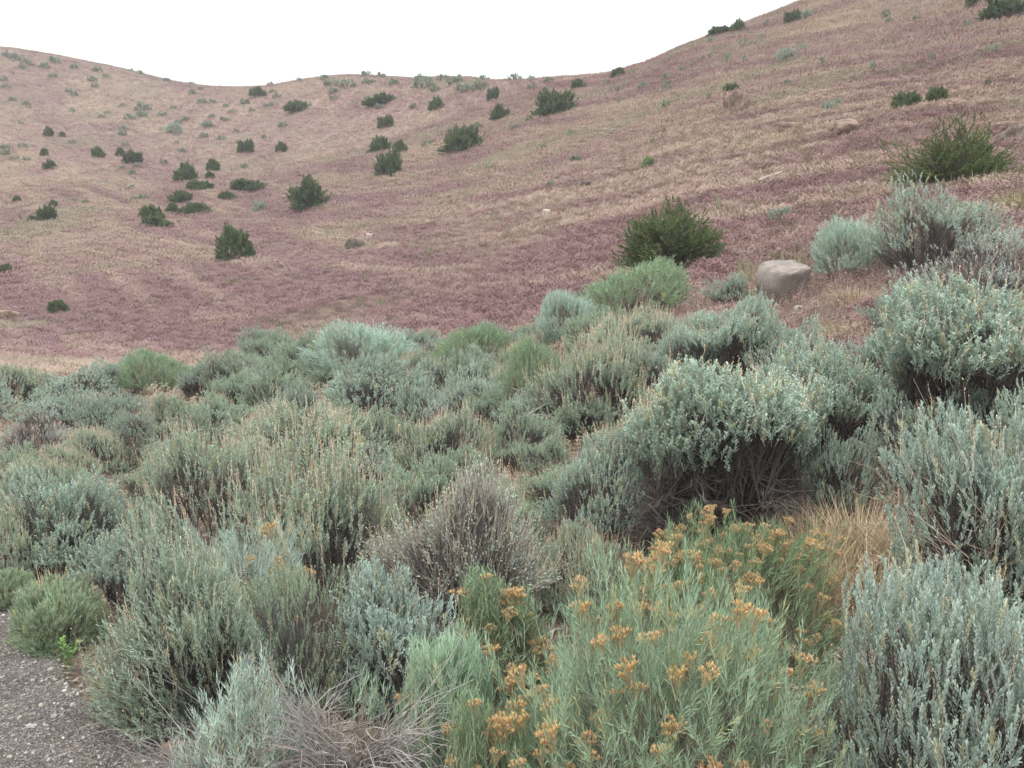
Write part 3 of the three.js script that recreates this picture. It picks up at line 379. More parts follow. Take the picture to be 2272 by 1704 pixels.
const K = { // kind: [name, category, how many shapes, what differs]
  sageA: ['sagebrush', 3, { ...SAGE }],
  sageB: ['sagebrush', 1, { ...SAGE, col: [0.352, 0.441, 0.332], stalks: 0.06, elMin: 12, dead: 12 }],
  sageT: ['sagebrush', 2, { ...SAGE, col: [0.378, 0.455, 0.353], stalks: 0.42, stalkL: [0.07, 0.16], stalkN: 7, stalkW: 0.0026, upright: 0.55, elMin: 10, lump: 0.45 }],
  sageC: ['sagebrush', 1, { ...SAGE, col: [0.336, 0.417, 0.347], gap: 0.42, dead: 34, elMin: 24, stalks: 0.02, lump: 0.5 }],
  sageD: ['sagebrush', 1, { ...SAGE, col: [0.3, 0.36, 0.27], limbs: 8, gap: 0.36, dead: 24, elMin: 28, lump: 0.6, lumpF: 3, thick: 0.018, crook: 1.6, stalks: 0.02 }],
  sageG: ['sagebrush', 1, { ...SAGE, col: [0.399, 0.461, 0.412], gap: 0.46, dead: 44, deadUp: 0.6, deadCol: [0.2, 0.18, 0.17], deadShare: 0.3, tipCol: [0.28, 0.25, 0.23], elMin: 12, leafN: 10, stalks: 0.02 }],
  sageR: ['sagebrush', 2, { ...SAGE, limbs: 15, col: [0.41, 0.504, 0.421], gap: 0.2, dead: 50, elMin: 34, shoots: 15, stalks: 0.09, upright: 0.5, crook: 1.5 }],
  sageW: ['sagebrush', 1, { ...SAGE, limbs: 16, W: 1.4, H: 0.9, gap: 0.36, dead: 60, elMin: 18, stalks: 0.08, deadUp: 0.4 }],
  sageS: ['low_shrub', 2, { ...SMALL, limbs: 8, subs: 6, leaf: [0.05, 0.025], leafN: 10, col: [0.326, 0.411, 0.331], dead: 8 }],
  mound: ['rounded_shrub', 2, { ...MOUND, col: [0.41, 0.524, 0.443] }],
  moundG: ['rounded_shrub', 1, { ...MOUND, col: [0.265, 0.364, 0.228] }],
  moundG2: ['rounded_shrub', 1, { ...SMALL, col: [0.21, 0.305, 0.14], W: 0.6, H: 0.45 }],
  mound2: ['rounded_shrub', 2, { ...MOUND, W: 0.5, H: 0.32, limbs: 12, shootL: [0.06, 0.12], leafN: 14, leaf: [0.03, 0.005], col: [0.32, 0.404, 0.27], thick: 0.006 }],
  dead: ['bare_shrub', 1, { ...SAGE, W: 0.6, H: 0.45, deadShare: 1, dead: 30, deadUp: 0.4, bark: [0.2, 0.15, 0.12], tipCol: [0.27, 0.2, 0.15], limbs: 10, shoots: 6 }],
  spiky: ['dark_bush', 1, { ...BUSH, shootL: [0.14, 0.3], limbs: 20, upright: 0.05, shell: [0.74, 1.06], wild: 0.9, lump: 0.6, lumpF: 3, gap: 0.16, square: 2.1, leaf: [0.04, 0.02], leafN: 21, col: [0.13, 0.17, 0.075] }],
  spiky2: ['dark_bush', 1, { ...BUSH, shootL: [0.2, 0.42], shell: [0.68, 1.16], lump: 0.8, lumpF: 3, limbs: 18, subs: 8, gap: 0.14, upright: 0.1, wild: 0.9, square: 2.1, leaf: [0.038, 0.019], col: [0.125, 0.175, 0.065], leafN: 24 }],
  round: ['dark_bush', 2, { ...HILL, lump: 0.35, col: [0.135, 0.19, 0.09], shell: [0.82, 1.04] }],
  round2: ['dark_bush', 3, { ...HILL, col: [0.135, 0.182, 0.095], limbs: 14 }],
  mat: ['low_green_mat', 2, { ...HILL, W: 1.6, H: 0.4, shootL: [0.12, 0.22], col: [0.135, 0.18, 0.09], limbs: 13 }],
  small: ['hill_shrub', 4, { ...SMALL }],
  // the big ones in front, each grown for its own place
  bigsage: ['sagebrush', 1, { ...SAGE, limbs: 24, subs: 9, shoots: 13, leafN: 17, leaf: [0.022, 0.0085], col: [0.42, 0.515, 0.427], elMin: 44, square: 3, lump: 0.62, lumpF: 2.8, dead: 135, deadL: [0.08, 0.24], deadFork: 4, deadUp: -0.15, deadCol: [0.115, 0.098, 0.09], bark: [0.09, 0.076, 0.068], gap: 0.3, thick: 0.011, stalks: 0.08, stalkL: [0.08, 0.16], crook: 1.6 }],
  rightsage: ['sagebrush', 1, { ...SAGE, limbs: 18, subs: 8, shoots: 12, leafN: 24, leaf: [0.02, 0.0066], col: [0.399, 0.49, 0.419], elMin: 6, dead: 40, stalks: 0.06, stalkL: [0.08, 0.18], gap: 0.3, sprawl: 110, sprawlL: [0.3, 0.6], sprawlUp: [0.7, 1.6], sprawlDrop: [0.1, 0.7], sprawlAz: 3.4, sprawlFan: 3.6, sprawlCol: [0.44, 0.36, 0.27], sprawlR: 0.0018, sprawlH: 0.15 }],
  lowersage: ['sagebrush', 1, { ...SAGE, limbs: 20, subs: 8, shoots: 11, shootL: [0.08, 0.17], leafN: 29, leaf: [0.0195, 0.0064], col: [0.394, 0.484, 0.419], upright: 0.6, elMin: 2, lump: 0.5, gap: 0.24, dead: 36, stalks: 0.06, open: 0.75, wild: 0.7, stalkW: 0.0022 }],
  rabbitfront: ['rabbitbrush', 1, { ...RABBIT, limbs: 20, subs: 9, shoots: 10, flowers: 0.075 }],
  rabbitback: ['rabbitbrush', 1, { ...RABBIT, limbs: 16, subs: 8, shoots: 11, leafN: 22, col: [0.215, 0.3, 0.175], flowers: 0.24, shootL: [0.1, 0.18] }],
  rabbitsmall: ['rabbitbrush', 1, { ...RABBIT, limbs: 10, subs: 7, shoots: 9, leafN: 28, col: [0.357, 0.483, 0.347], flowers: 0.015, upright: 0.7 }],
  rabbitsmall2: ['rabbitbrush', 1, { ...RABBIT, limbs: 10, subs: 7, shoots: 9, leafN: 24, col: [0.399, 0.483, 0.421], flowers: 0.03, upright: 0.55, leaf: [0.036, 0.004] }],
  rabbitlow: ['rabbitbrush', 1, { ...RABBIT, limbs: 9, subs: 7, shoots: 8, leafN: 20, col: [0.22, 0.3, 0.185], flowers: 0.11, deadShare: 0.25, tipCol: [0.42, 0.33, 0.24] }],
  deadsage: ['bare_shrub', 1, { ...SAGE, limbs: 34, limbT: 0.74, subs: 7, shoots: 10, spread: 0.6, spread2: 0.35, shootL: [0.07, 0.16], leafN: 6, leaf: [0.016, 0.006], deadShare: 0.62, gap: 0.1, dead: 26, deadUp: 0.3, deadL: [0.05, 0.14], col: [0.41, 0.48, 0.408], bark: [0.17, 0.148, 0.135], tipCol: [0.36, 0.32, 0.275], square: 2.1, elMin: 20, lump: 0.35, upright: 0.12, wild: 0.5, thick: 0.015, stalks: 0.16, stalkL: [0.05, 0.12], stalkW: 0.002, stalkN: 4, crook: 1 }],
  sageF: ['sagebrush', 1, { ...SAGE, limbs: 14, subs: 8, shoots: 11, shootL: [0.06, 0.12], leafN: 18, leaf: [0.02, 0.0065], col: [0.389, 0.483, 0.421], elMin: 8, stalks: 0.03, gap: 0.25, dead: 30, stalkW: 0.0022 }],
  sageF2: ['sagebrush', 1, { ...SAGE, limbs: 13, subs: 7, shoots: 11, shootL: [0.07, 0.13], leafN: 15, leaf: [0.024, 0.006], line: true, col: [0.29, 0.364, 0.242], elMin: 6, stalks: 0.05, gap: 0.34, dead: 30, stalkW: 0.0022 }],
  leftsage: ['sagebrush', 1, { ...SAGE, limbs: 22, subs: 8, shoots: 11, shootL: [0.09, 0.18], leafN: 21, leaf: [0.021, 0.0044], line: true, col: [0.357, 0.441, 0.338], lean: [-0.15, 0.05, 0.1], elMin: 6, stalks: 0.1, stalkL: [0.06, 0.16], stalkW: 0.0022, gap: 0.3, dead: 40, sprawl: 60, sprawlL: [0.25, 0.5], sprawlAz: 1.9, sprawlFan: 2.6, sprawlUp: [0.3, 1] }],
  twigshrub: ['rabbitbrush', 1, { ...RABBIT, limbs: 9, subs: 6, shoots: 8, leafN: 20, col: [0.389, 0.483, 0.412], gap: 0.34, leaf: [0.034, 0.004], elMin: 25, sprawl: 1000, sprawlL: [0.14, 0.42], sprawlUp: [0.1, 1.5], sprawlDrop: [0.3, 1.6], sprawlAz: 1.5, sprawlFan: 4.6, sprawlR: 0.0026, sprawlCol: [0.33, 0.3, 0.285], sprawlH: 0.05, flowers: 0 }],
  twigshrub2: ['rabbitbrush', 1, { ...RABBIT, limbs: 6, subs: 4, shoots: 5, leafN: 16, gap: 0.5, elMin: 30, sprawl: 900, sprawlL: [0.14, 0.4], sprawlUp: [0.3, 1.8], sprawlDrop: [0.4, 1.9], sprawlAz: 1.8, sprawlFan: 4.2, sprawlR: 0.0026, sprawlCol: [0.33, 0.3, 0.285], sprawlH: 0.08 }],
};
const UNIQUE = new Set(['bigsage', 'rightsage', 'lowersage', 'rabbitfront', 'rabbitback', 'rabbitsmall', 'rabbitlow', 'deadsage', 'sageF', 'leftsage', 'twigshrub', 'twigshrub2']);
// golden dry seed heads of the rabbitbrush, a few shapes
const HEADS = [0, 1, 2, 3].map((s) => {
  const R = rng(900 + s), g = new Geo(), n = 14 + s * 3;
  for (let k = 0; k < n; k++) {
    const a = R() * 6.28, q = sqrt(R()) * 0.027, e = [cos(a) * q, 0.012 + 0.026 * R() - q * 0.4, sin(a) * q], c = [0.52 + 0.1 * R(), 0.365 + 0.07 * R(), 0.17 + 0.07 * R()];
    g.tube([[0, -0.03, 0], [e[0] * 0.6, e[1] * 0.4, e[2] * 0.6], e], 0.0011, 0.0008, [0.4, 0.32, 0.18]);
    for (let l = 0; l < 7; l++) { const d = norm([cos(a) * q * 18 + (R() - 0.5) * 1.5, 0.9, sin(a) * q * 18 + (R() - 0.5) * 1.5]); g.blade(e, d, norm(cross(d, [R() - 0.5, R() - 0.5, R() - 0.5])), [0, 1, 0], 0.011 + 0.006 * R(), 0.0024, 0, tint(c, 0.75 + 0.5 * R())); }
  }
  return g.done();
});
const shapes = {};
function shape(kind, variant, W, H) {
  const key = kind + variant;
  if (!shapes[key]) { const [, , opt] = K[kind], o = { ...opt, seed: key.split('').reduce((s, ch) => (s * 31 + ch.charCodeAt(0)) % 997, 7) }; if (UNIQUE.has(kind)) { o.W = W; o.H = H; } else if (!o.W) { o.W = W; o.H = H; } const s = grow(o), xs = [], ys = [];
    for (const g of [s.foliage, s.twigs]) if (g && !(g === s.twigs && s.foliage && !o.deadShare)) { const p = g.attributes.position; for (let k = 0; k < p.count; k += 3) { xs.push(hypot(p.getX(k), p.getZ(k))); ys.push(p.getY(k)); } }
    xs.sort((p, q) => p - q); ys.sort((p, q) => p - q);
    shapes[key] = { ...s, W: xs[floor(xs.length * 0.985)] * 2 * 0.97, H: ys[floor(ys.length * 0.985)] }; }
  return shapes[key];
}
const UPV = new THREE.Vector3(0, 1, 0), TO = new THREE.Vector3();
function shrub(kind, x, z, W, H, label, group, R) {
  const [name, n] = K[kind], sh = shape(kind, floor(R() * n), W, H), t = new THREE.Group(); t.name = numbered(name);
  t.position.set(x, height(x, z) - 0.02, z);
  const unique = UNIQUE.has(kind);
  if (!unique) t.rotation.set((R() - 0.5) * 0.2, R() * 6.28, (R() - 0.5) * 0.2);
  const s = W / sh.W; t.scale.set(s, H / sh.H, s);
  for (const part of ['twigs', 'foliage', 'seed_stalks']) if (sh[part]) { const m = new THREE.Mesh(sh[part], part === 'foliage' ? leafy : plain); m.name = part; m.userData.kind = 'stuff'; t.add(m); }
  sh.tips.forEach(([p, d]) => { const m = new THREE.Mesh(HEADS[floor(R() * 4)], plain); m.name = 'flower_head'; m.position.set(...p); m.quaternion.setFromUnitVectors(UPV, TO.set(...norm([d[0] * 0.6, 1, d[2] * 0.6]))); const s = (kind === 'rabbitback' ? 0.55 : 0.7) + 0.6 * R(); m.scale.set(s, s, s); t.add(m); });
  t.userData = { label, category: 'shrub' }; if (group) t.userData.group = group;
  return finish(t);
}
function bunch(x, z, W, H, label, group, seed, col, n) { // a clump of bunchgrass
  const R = rng(seed), g = new Geo();
  for (let k = 0; k < n; k++) { const a = R() * 6.28, q = sqrt(R()) * W * 0.36, h = H * (0.5 + 0.6 * R()), d = norm([cos(a) * q * 2 / W + (R() - 0.5) * 0.9, 1.2, sin(a) * q * 2 / W + (R() - 0.5) * 0.9]); g.blade([cos(a) * q, -0.03, sin(a) * q], d, norm([R() - 0.5, 0, R() - 0.5]), [cos(a), -0.3, sin(a)], h, max(0.0012, 0.004 * W), 0.3 * R(), tint(col, 0.7 + 0.6 * R())); }
  const t = new THREE.Group(); t.name = numbered('bunchgrass'); const m = new THREE.Mesh(g.done(), plain); m.name = 'blades'; m.userData.kind = 'stuff'; t.add(m); t.position.set(x, height(x, z), z);
  t.userData = { label, category: 'grass clump' }; if (group) t.userData.group = group; return finish(t);
}
const LAYOUT = [ // kind, x, z, width, height, label, group
  ['sageC', -4.35, -17.42, 0.78, 0.61, 'small dark grey sagebrush at the foot of the eroded bank'],
  ['sageB', -2.91, -13.94, 0.82, 0.63, 'olive sagebrush between the eroded bank and the pale blue-green mound'],
  ['mound', -1.94, -13.45, 1.3, 0.7, 'large pale blue-green rounded shrub topping the back of the brush belt'],
  ['sageD', -3.71, -13.25, 0.9, 0.65, 'dark clumpy grey sagebrush behind the tan-topped rows on the left'],
  ['sageC', -4.15, -13.41, 0.66, 0.51, 'dark grey sagebrush touching the clumpy dark one on its downhill side'],
  ['moundG', -5.39, -15.22, 1.03, 0.58, 'fresh green rounded shrub at the back of the belt on the left'],
  ['sageA', -6.09, -15.26, 0.76, 0.55, 'dull grey-green sagebrush left of the fresh green mound'],
  ['sageA', -6.47, -14.55, 1.12, 0.52, 'pale hazy sagebrush at the back of the belt near the left edge'],
  ['sageT', -7.06, -14.29, 1.1, 0.58, 'pale tan-tipped sagebrush at the hill foot by the left edge'],
  ['sageA', -6.64, -12.3, 0.94, 0.56, 'pale sagebrush cut by the left edge at the back of the belt'],
  ['moundG', -0.47, -12.32, 0.94, 0.54, 'dark green rounded shrub below the straw grass in the middle back'],
  ['sageG', -1.05, -12.85, 0.58, 0.47, 'grey twiggy shrub leaning on the dark green mound'],
  ['dead', 0.18, -11.24, 0.45, 0.37, 'small bare brown shrub beside the dark green mound'],
  ['mound', 0.69, -12.18, 0.71, 0.6, 'blue-green fine-twigged shrub at the left end of the green mound'],
  ['moundG', 1.58, -12.56, 1.32, 0.68, 'bright green rounded shrub below the dark spiky bush'],
  ['sageC', -4.46, -10.95, 0.79, 0.48, 'dark grey sagebrush with a shadowed underside in the left belt'],
  ['sageG', -4.61, -9.68, 0.66, 0.48, 'grey open sagebrush near the left edge with a dark hollow'],
  ['sageD', -3.18, -9.11, 0.7, 0.52, 'sagebrush on a visible forked dark trunk in the left belt'],
  ['sageB', -2.94, -10.07, 0.82, 0.44, 'broad olive sagebrush behind the forked-trunk one'],
  ['sageT', -3.66, -8.92, 0.61, 0.37, 'low tan-topped olive sagebrush between the dark grey one and the near left thicket'],
  ['sageB', -2.72, -11.45, 0.78, 0.52, 'olive sagebrush below the pale blue-green mound on its left'],
  ['sageA', -5.48, -11.93, 0.81, 0.49, 'pale grey-green sagebrush left of the dark grey one'],
  ['sageB', -3.94, -7.77, 0.67, 0.41, 'green-grey sagebrush cut by the left edge'],
  ['sageA', -2.54, -5.71, 0.76, 0.6, 'large grey-green sagebrush with a black hollow at its foot, left'],
  ['sageB', -2.71, -7.38, 0.4, 0.32, 'small sagebrush over a dark gap in the left belt'],
  ['sageT', -2.83, -5.55, 0.51, 0.44, 'tan-stalked sagebrush by the left edge above the roadside mounds'],
  ['sageT', -1.78, -6, 0.8, 0.75, 'upright sagebrush crowded with tan stalks in the left thicket'],
  ['sageT', -1.45, -7.66, 1.15, 0.61, 'broad sagebrush fringed with rusty tan stalks, centre left'],
  ['sageB', -1.02, -8.02, 0.47, 0.48, 'greener side bush on the right of the rusty-fringed sagebrush'],
  ['sageT', -1.01, -5.06, 0.77, 0.76, 'tall green-grey sagebrush with a tan fringe left of the bare shrub'],
  ['sageA', -1.4, -10.16, 1.1, 0.62, 'low wide grey-green sagebrush below the pale blue-green mound'],
  ['sageA', -0.88, -9.49, 0.56, 0.47, 'small sagebrush right of the low wide grey-green one'],
  ['sageA', -0.38, -9.32, 0.63, 0.55, 'sagebrush below the dark green mound with grey lower stems'],
  ['moundG', 0.23, -9.41, 0.59, 0.55, 'yellow-green soft shrub above the fallen grey branches'],
  ['sageA', 0.11, -8.57, 0.43, 0.32, 'small pale sagebrush just above the fallen grey branches'],
  ['sageG', -0.62, -8.24, 0.52, 0.48, 'half-bare grey sagebrush with leaves on its right side'],
  ['sageB', 0.25, -6.92, 0.35, 0.3, 'small green-grey shrub in front of the fallen grey branches'],
  ['sageB', -0.37, -7.03, 0.48, 0.34, 'low sagebrush showing over the bare shrub'],
  ['sageT', 0.66, -7.95, 0.83, 0.72, 'wide sagebrush covered in orange-tan stalks right of the yellow-green shrub'],
  ['sageB', 0.61, -7.72, 0.52, 0.3, 'low bushy sagebrush under the orange-stalked one'],
  ['sageT', 1.18, -10.11, 1, 0.51, 'pale tan-tipped sagebrush below the bright green mound'],
  ['sageC', 1.13, -7.98, 0.68, 0.5, 'dark-footed sagebrush between the orange-stalked one and the grey dome'],
  ['sageA', 0.5, -5.58, 0.59, 0.59, 'upright blue-grey sagebrush left of the great dark hollow'],
  ['sageR', 1.81, -8.24, 0.82, 0.69, 'domed sagebrush on a bent dark limb below the boulder'],
  ['sageA', 1.47, -8.38, 0.57, 0.6, 'grey-green sagebrush left of the dome on the bent limb'],
  ['sageA', 2.14, -7.77, 0.56, 0.51, 'sagebrush right of the dome on the bent limb'],
  ['sageA', 2.37, -6.63, 0.51, 0.5, 'sagebrush behind the round one at the foot of the bare slope'],
  ['bigsage', 1.1, -5.31, 1.09, 0.97, 'great spreading sagebrush over a black hollow of dead twigs'],
  ['sageR', 1.9, -6.04, 0.74, 0.67, 'round sagebrush with a dark twiggy heart right of the great one'],
  ['sageA', 1.73, -5.32, 0.41, 0.47, 'small leafy sagebrush hanging beside the great black hollow'],
  ['sageR', 2.51, -5.47, 1.01, 0.81, 'big spiky-topped sagebrush near the right edge'],
  ['sageC', 3, -7.73, 0.52, 0.49, 'dark-footed sagebrush left of the big spiky-topped one'],
  ['sageG', 3.82, -8.26, 1, 0.65, 'grey twiggy sagebrush above the big spiky-topped one at the right'],
  ['sageW', 4.2, -10.17, 1.31, 0.89, 'wide sagebrush with a bare dark middle below the right-hand spiky bush'],
  ['mound', 3.73, -11.17, 0.65, 0.59, 'blue-green bushy clump joined to the wide bare-hearted sagebrush'],
  ['sageG', 4.15, -8.14, 0.55, 0.58, 'grey sagebrush cut by the right edge on the slope'],
  ['sageA', 2.5, -11.49, 0.51, 0.37, 'small silvery shrub at the left foot of the boulder'],
  ['sageA', 2.15, -5.24, 0.57, 0.46, 'pale sagebrush left of the dark gap near the right edge'],
  ['sageA', 2.45, -5.19, 0.42, 0.39, 'green-grey leafy clump under the big spiky-topped sagebrush'],
  ['rightsage', 1.89, -3.9, 0.77, 0.89, 'tall sagebrush with long straw stems at the right edge'],
  ['lowersage', 1.25, -2.81, 0.79, 0.82, 'dense silver-leaved sagebrush filling the lower right corner'],
  ['rabbitback', 0.91, -4.23, 1.01, 0.55, 'greener rabbitbrush thick with golden seed heads below the black hollow'],
  ['rabbitfront', 0.43, -2.94, 1.24, 0.73, 'big blue-green rabbitbrush with golden seed heads in the front'],
  ['rabbitsmall', -0.22, -3.13, 0.39, 0.52, 'bright feathery rabbitbrush left of the big golden-headed one'],
  ['rabbitlow', -0.07, -2.77, 0.31, 0.46, 'low rabbitbrush full of dry seed heads at the bottom of the picture'],
  ['rabbitlow', -0.05, -3.94, 0.44, 0.47, 'dry-headed rabbitbrush at the foot of the bare shrub in the centre'],
  ['sageF2', 1.06, -3.19, 0.28, 0.44, 'dim green shrub squeezed between the big rabbitbrush and the silver-leaved sagebrush'],
  ['deadsage', -0.22, -4.71, 0.87, 0.71, 'half-dead brown-grey sagebrush with bare branches in the centre'],
  ['sageT', 0.36, -4.76, 0.42, 0.38, 'tan-stalked low sagebrush between the bare shrub and the golden-headed rabbitbrush'],
  ['sageF', -0.48, -3.82, 0.55, 0.55, 'soft silver-green sagebrush in front of the bare shrub'],
  ['rabbitsmall2', -1.18, -4.4, 0.49, 0.56, 'silvery rabbitbrush with a few golden heads in the front left thicket'],
  ['leftsage', -1.22, -3.7, 0.67, 0.75, 'large leaning sagebrush at the front left beside the gravel'],
  ['sageF2', -0.83, -3.78, 0.46, 0.55, 'shadowy green sagebrush between the silvery rabbitbrush and the soft silver-green one'],
  ['mound2', -2.09, -4.5, 0.36, 0.28, 'soft green mound spilling onto the gravel edge'],
  ['mound2', -2.58, -5.02, 0.25, 0.2, 'small green mound at the left edge above the gravel'],
  ['sageF2', -1.44, -3.72, 0.29, 0.34, 'dark low sagebrush skirt at the gravel edge'],
  ['twigshrub', -0.82, -3.04, 0.51, 0.46, 'low rabbitbrush over a tangle of bare grey stems at the bottom left'],
  ['rabbitsmall2', -1, -3.91, 0.24, 0.31, 'small silvery rabbitbrush shoot above the bare grey stems'],
  ['twigshrub2', -0.5, -3.02, 0.37, 0.44, 'sprawl of bare grey stems left of the feathery rabbitbrush'],
  ['spiky', 2.36, -15.17, 1.52, 0.86, 'large dark green spiky bush above the bright green mound', 'dark green bushes on the hillside'],
  ['spiky2', 6.6, -15.29, 1.52, 0.74, 'large dark green bush with long jutting sprays, upper right', 'dark green bushes on the hillside'],
  ['round', -9.17, -33.63, 1.44, 1.04, 'dense round dark green bush alone on the lower left slope', 'dark green bushes on the hillside'],
  ['round2', -8.68, -43.92, 1.85, 1.19, 'dark green bush with a ragged top up-slope from the lone round one', 'dark green bushes on the hillside'],
  ['round2', -5.81, -47.99, 1.4, 1.04, 'dark green bush just below the pair on the middle slope', 'dark green bushes on the hillside'],
  ['round2', -7.27, -56.23, 1.39, 0.78, 'left bush of the dark pair on the middle slope', 'dark green bushes on the hillside'],
  ['round', -5.95, -54.17, 0.88, 0.59, 'small right bush of the dark pair on the middle slope', 'dark green bushes on the hillside'],
  ['round2', -2.37, -48.78, 2.15, 1.06, 'wide dark green bush in the middle of the slope under the ridge', 'dark green bushes on the hillside'],
  ['round2', 2.12, -50.15, 2.12, 1.08, 'largest dark green bush near the ridge with a lobed crown', 'dark green bushes on the hillside'],
  ['round2', -0.7, -54.61, 1.15, 0.75, 'dark green bush left of and below the lobed one by the ridge', 'dark green bushes on the hillside'],
  ['round2', -4.74, -63.85, 1.12, 0.71, 'compact dark green bush below the middle ridge', 'dark green bushes on the hillside'],
  ['round2', -7.86, -63.95, 1.18, 0.61, 'dark green bush on the slope under the flat green patch', 'dark green bushes on the hillside'],
  ['round2', -1.11, -60.31, 0.85, 0.62, 'spiky small green bush near the middle ridge', 'dark green bushes on the hillside'],
  ['round', 3.66, -56.74, 0.85, 0.46, 'dark green bush on the ridge where the right slope begins', 'dark green bushes on the hillside'],
  ['round', 5.84, -56.9, 0.9, 0.49, 'dark green bush on the right-hand skyline low down', 'dark green bushes on the hillside'],
  ['round2', 12.02, -54.8, 0.91, 0.56, 'dark green bush on the right-hand skyline high up', 'dark green bushes on the hillside'],
  ['mat', 11.25, -55.84, 1.61, 0.38, 'low dark bushes trailing down the right-hand skyline', 'dark green bushes on the hillside'],
  ['round2', 13.95, -51.38, 0.94, 0.59, 'dark green bush just inside the right-hand skyline', 'dark green bushes on the hillside'],
  ['sageS', 14.6, -51.16, 0.67, 0.43, 'grey bush touching the dark one inside the right-hand skyline'],
  ['round2', 17.23, -36.29, 1.66, 0.65, 'big dark green bush cut by the top edge at the right', 'dark green bushes on the hillside'],
  ['round', 17.51, -39.23, 0.65, 0.33, 'dark bush at the top edge left of the big one', 'dark green bushes on the hillside'],
  ['sageS', 10.92, -40.8, 0.86, 0.45, 'pale blue-green bush high on the right slope'],
  ['sageS', 11.94, -42.24, 0.52, 0.22, 'small bush just up-slope of the pale blue-green one'],
  ['mat', 8.09, -37.93, 0.73, 0.28, 'flat olive bush above the brown rock'],
  ['mat', 9.38, -24.41, 0.77, 0.36, 'ragged yellow-green shrub high on the right slope', 'dark green bushes on the hillside'],
  ['mat', 10.07, -24.34, 0.6, 0.33, 'upright yellow-green shrub beside the ragged one on the right slope', 'dark green bushes on the hillside'],
  ['grassG', 10.65, -24.33, 0.43, 0.19, 'bright yellow-green low plant on the upper right slope', 'dark green bushes on the hillside'],
  ['round', 11.51, -24.85, 0.26, 0.17, 'little round green bush at the upper right', 'dark green bushes on the hillside'],
  ['round', 9.51, -20.71, 0.14, 0.11, 'tiny green bush above the long jutting sprays', 'dark green bushes on the hillside'],
  ['sageS', 8.54, -27.55, 0.36, 0.26, 'pale small shrub on the right slope below the ragged yellow-green one'],
  ['sageS', 9.01, -28.33, 0.35, 0.17, 'small shrub touching the pale one on the right slope'],
  ['grassG', 7.52, -26.67, 0.47, 0.24, 'green bunch beside the rust-coloured grass on the right slope'],
  ['grassG', 6.66, -27, 0.31, 0.23, 'upper olive bunch of the pair left of the flat rocks'],
  ['grassG', 6.23, -26.81, 0.38, 0.26, 'lower olive bunch of the pair left of the flat rocks'],
  ['grassG', 6.63, -23.97, 0.32, 0.25, 'olive bunch below the flat rocks'],
  ['grassG', 6.59, -22.75, 0.44, 0.22, 'wide dull bunch below the flat rocks'],
  ['grassG', 6.16, -24.75, 0.35, 0.15, 'yellowish low bunch below the olive pair'],
  ['moundG2', 3.89, -29.4, 0.47, 0.33, 'bright green clipped-looking bush alone on the middle right slope'],
  ['sageS', 4.46, -16.71, 0.44, 0.19, 'dull brownish low shrub above the boulder'],
  ['grassG', 6, -12.14, 0.38, 0.37, 'tall green grass clump at the right edge'],
  ['grassG', 3.01, -12.41, 0.39, 0.33, 'green bunchgrass behind the boulder'],
  ['grassG', 2.79, -8.53, 0.34, 0.19, 'yellow-green bunchgrass in the bare patch below the boulder'],
  ['round', -33.13, -73.21, 0.84, 0.63, 'upper dark bush of two by the left edge under the hollow', 'dark green bushes on the hillside'],
  ['round', -32.12, -73.11, 0.55, 0.35, 'smaller of two dark bushes by the left edge under the hollow', 'dark green bushes on the hillside'],
  ['round', -25.97, -64.07, 0.91, 0.61, 'dark round bush on the left slope by itself', 'dark green bushes on the hillside'],
  ['round', -25.14, -65.47, 0.58, 0.51, 'small green bush beside the double dark one', 'dark green bushes on the hillside'],
  ['round2', -23.27, -62.56, 1.27, 0.68, 'double-crowned dark bush on the left slope', 'dark green bushes on the hillside'],
  ['round', -29.54, -64.46, 0.57, 0.45, 'small green bush right of the grey patch at the left edge', 'dark green bushes on the hillside'],
  ['round', -26.83, -59.28, 0.79, 0.49, 'dark bush above the yellow-green grass on the left', 'dark green bushes on the hillside'],
  ['round', -23.52, -48.33, 0.43, 0.3, 'small dark bush low at the left edge', 'dark green bushes on the hillside'],
  ['round2', -20.13, -43.91, 1.01, 0.58, 'dark bush with a smaller one at its foot, low left', 'dark green bushes on the hillside'],
  ['round', -21.09, -46.83, 0.54, 0.29, 'small bush behind the low left dark one', 'dark green bushes on the hillside'],
  ['round', -20.73, -43.85, 0.43, 0.23, 'tiny bush at the downhill foot of the low left dark one', 'dark green bushes on the hillside'],
  ['round2', -17.2, -66.05, 1.22, 0.74, 'spreading dark bush on the left middle slope', 'dark green bushes on the hillside'],
  ['round', -14.59, -64.58, 0.8, 0.56, 'compact dark bush right of the spreading one on the left middle slope', 'dark green bushes on the hillside'],
  ['round2', -17.66, -55.13, 1.46, 0.87, 'dark bush with a right-hand arm above the green mats', 'dark green bushes on the hillside'],
  ['round', -17.48, -59.66, 0.79, 0.6, 'round green bush right of and above the armed dark one', 'dark green bushes on the hillside'],
  ['round', -16.55, -55.92, 0.64, 0.32, 'low green bush between the armed dark one and the green mats', 'dark green bushes on the hillside'],
  ['mat', -15.88, -51.9, 1.52, 0.41, 'uppermost of the low green mats on the left slope', 'dark green bushes on the hillside'],
  ['round', -15.74, -48.38, 1.2, 0.51, 'rounded dark clump at the head of the green mats', 'dark green bushes on the hillside'],
  ['mat', -15.66, -44.11, 1.1, 0.54, 'left green mat, upper of the lowest pair', 'dark green bushes on the hillside'],
  ['mat', -14.89, -42.4, 1.43, 0.37, 'lowest green mat on the left slope', 'dark green bushes on the hillside'],
  ['mat', -15.28, -45.8, 0.69, 0.4, 'short green mat beside the lowest pair', 'dark green bushes on the hillside'],
  ['mat', -14.43, -46.09, 1.64, 0.36, 'slanting narrow green mat below the rounded dark clump', 'dark green bushes on the hillside'],
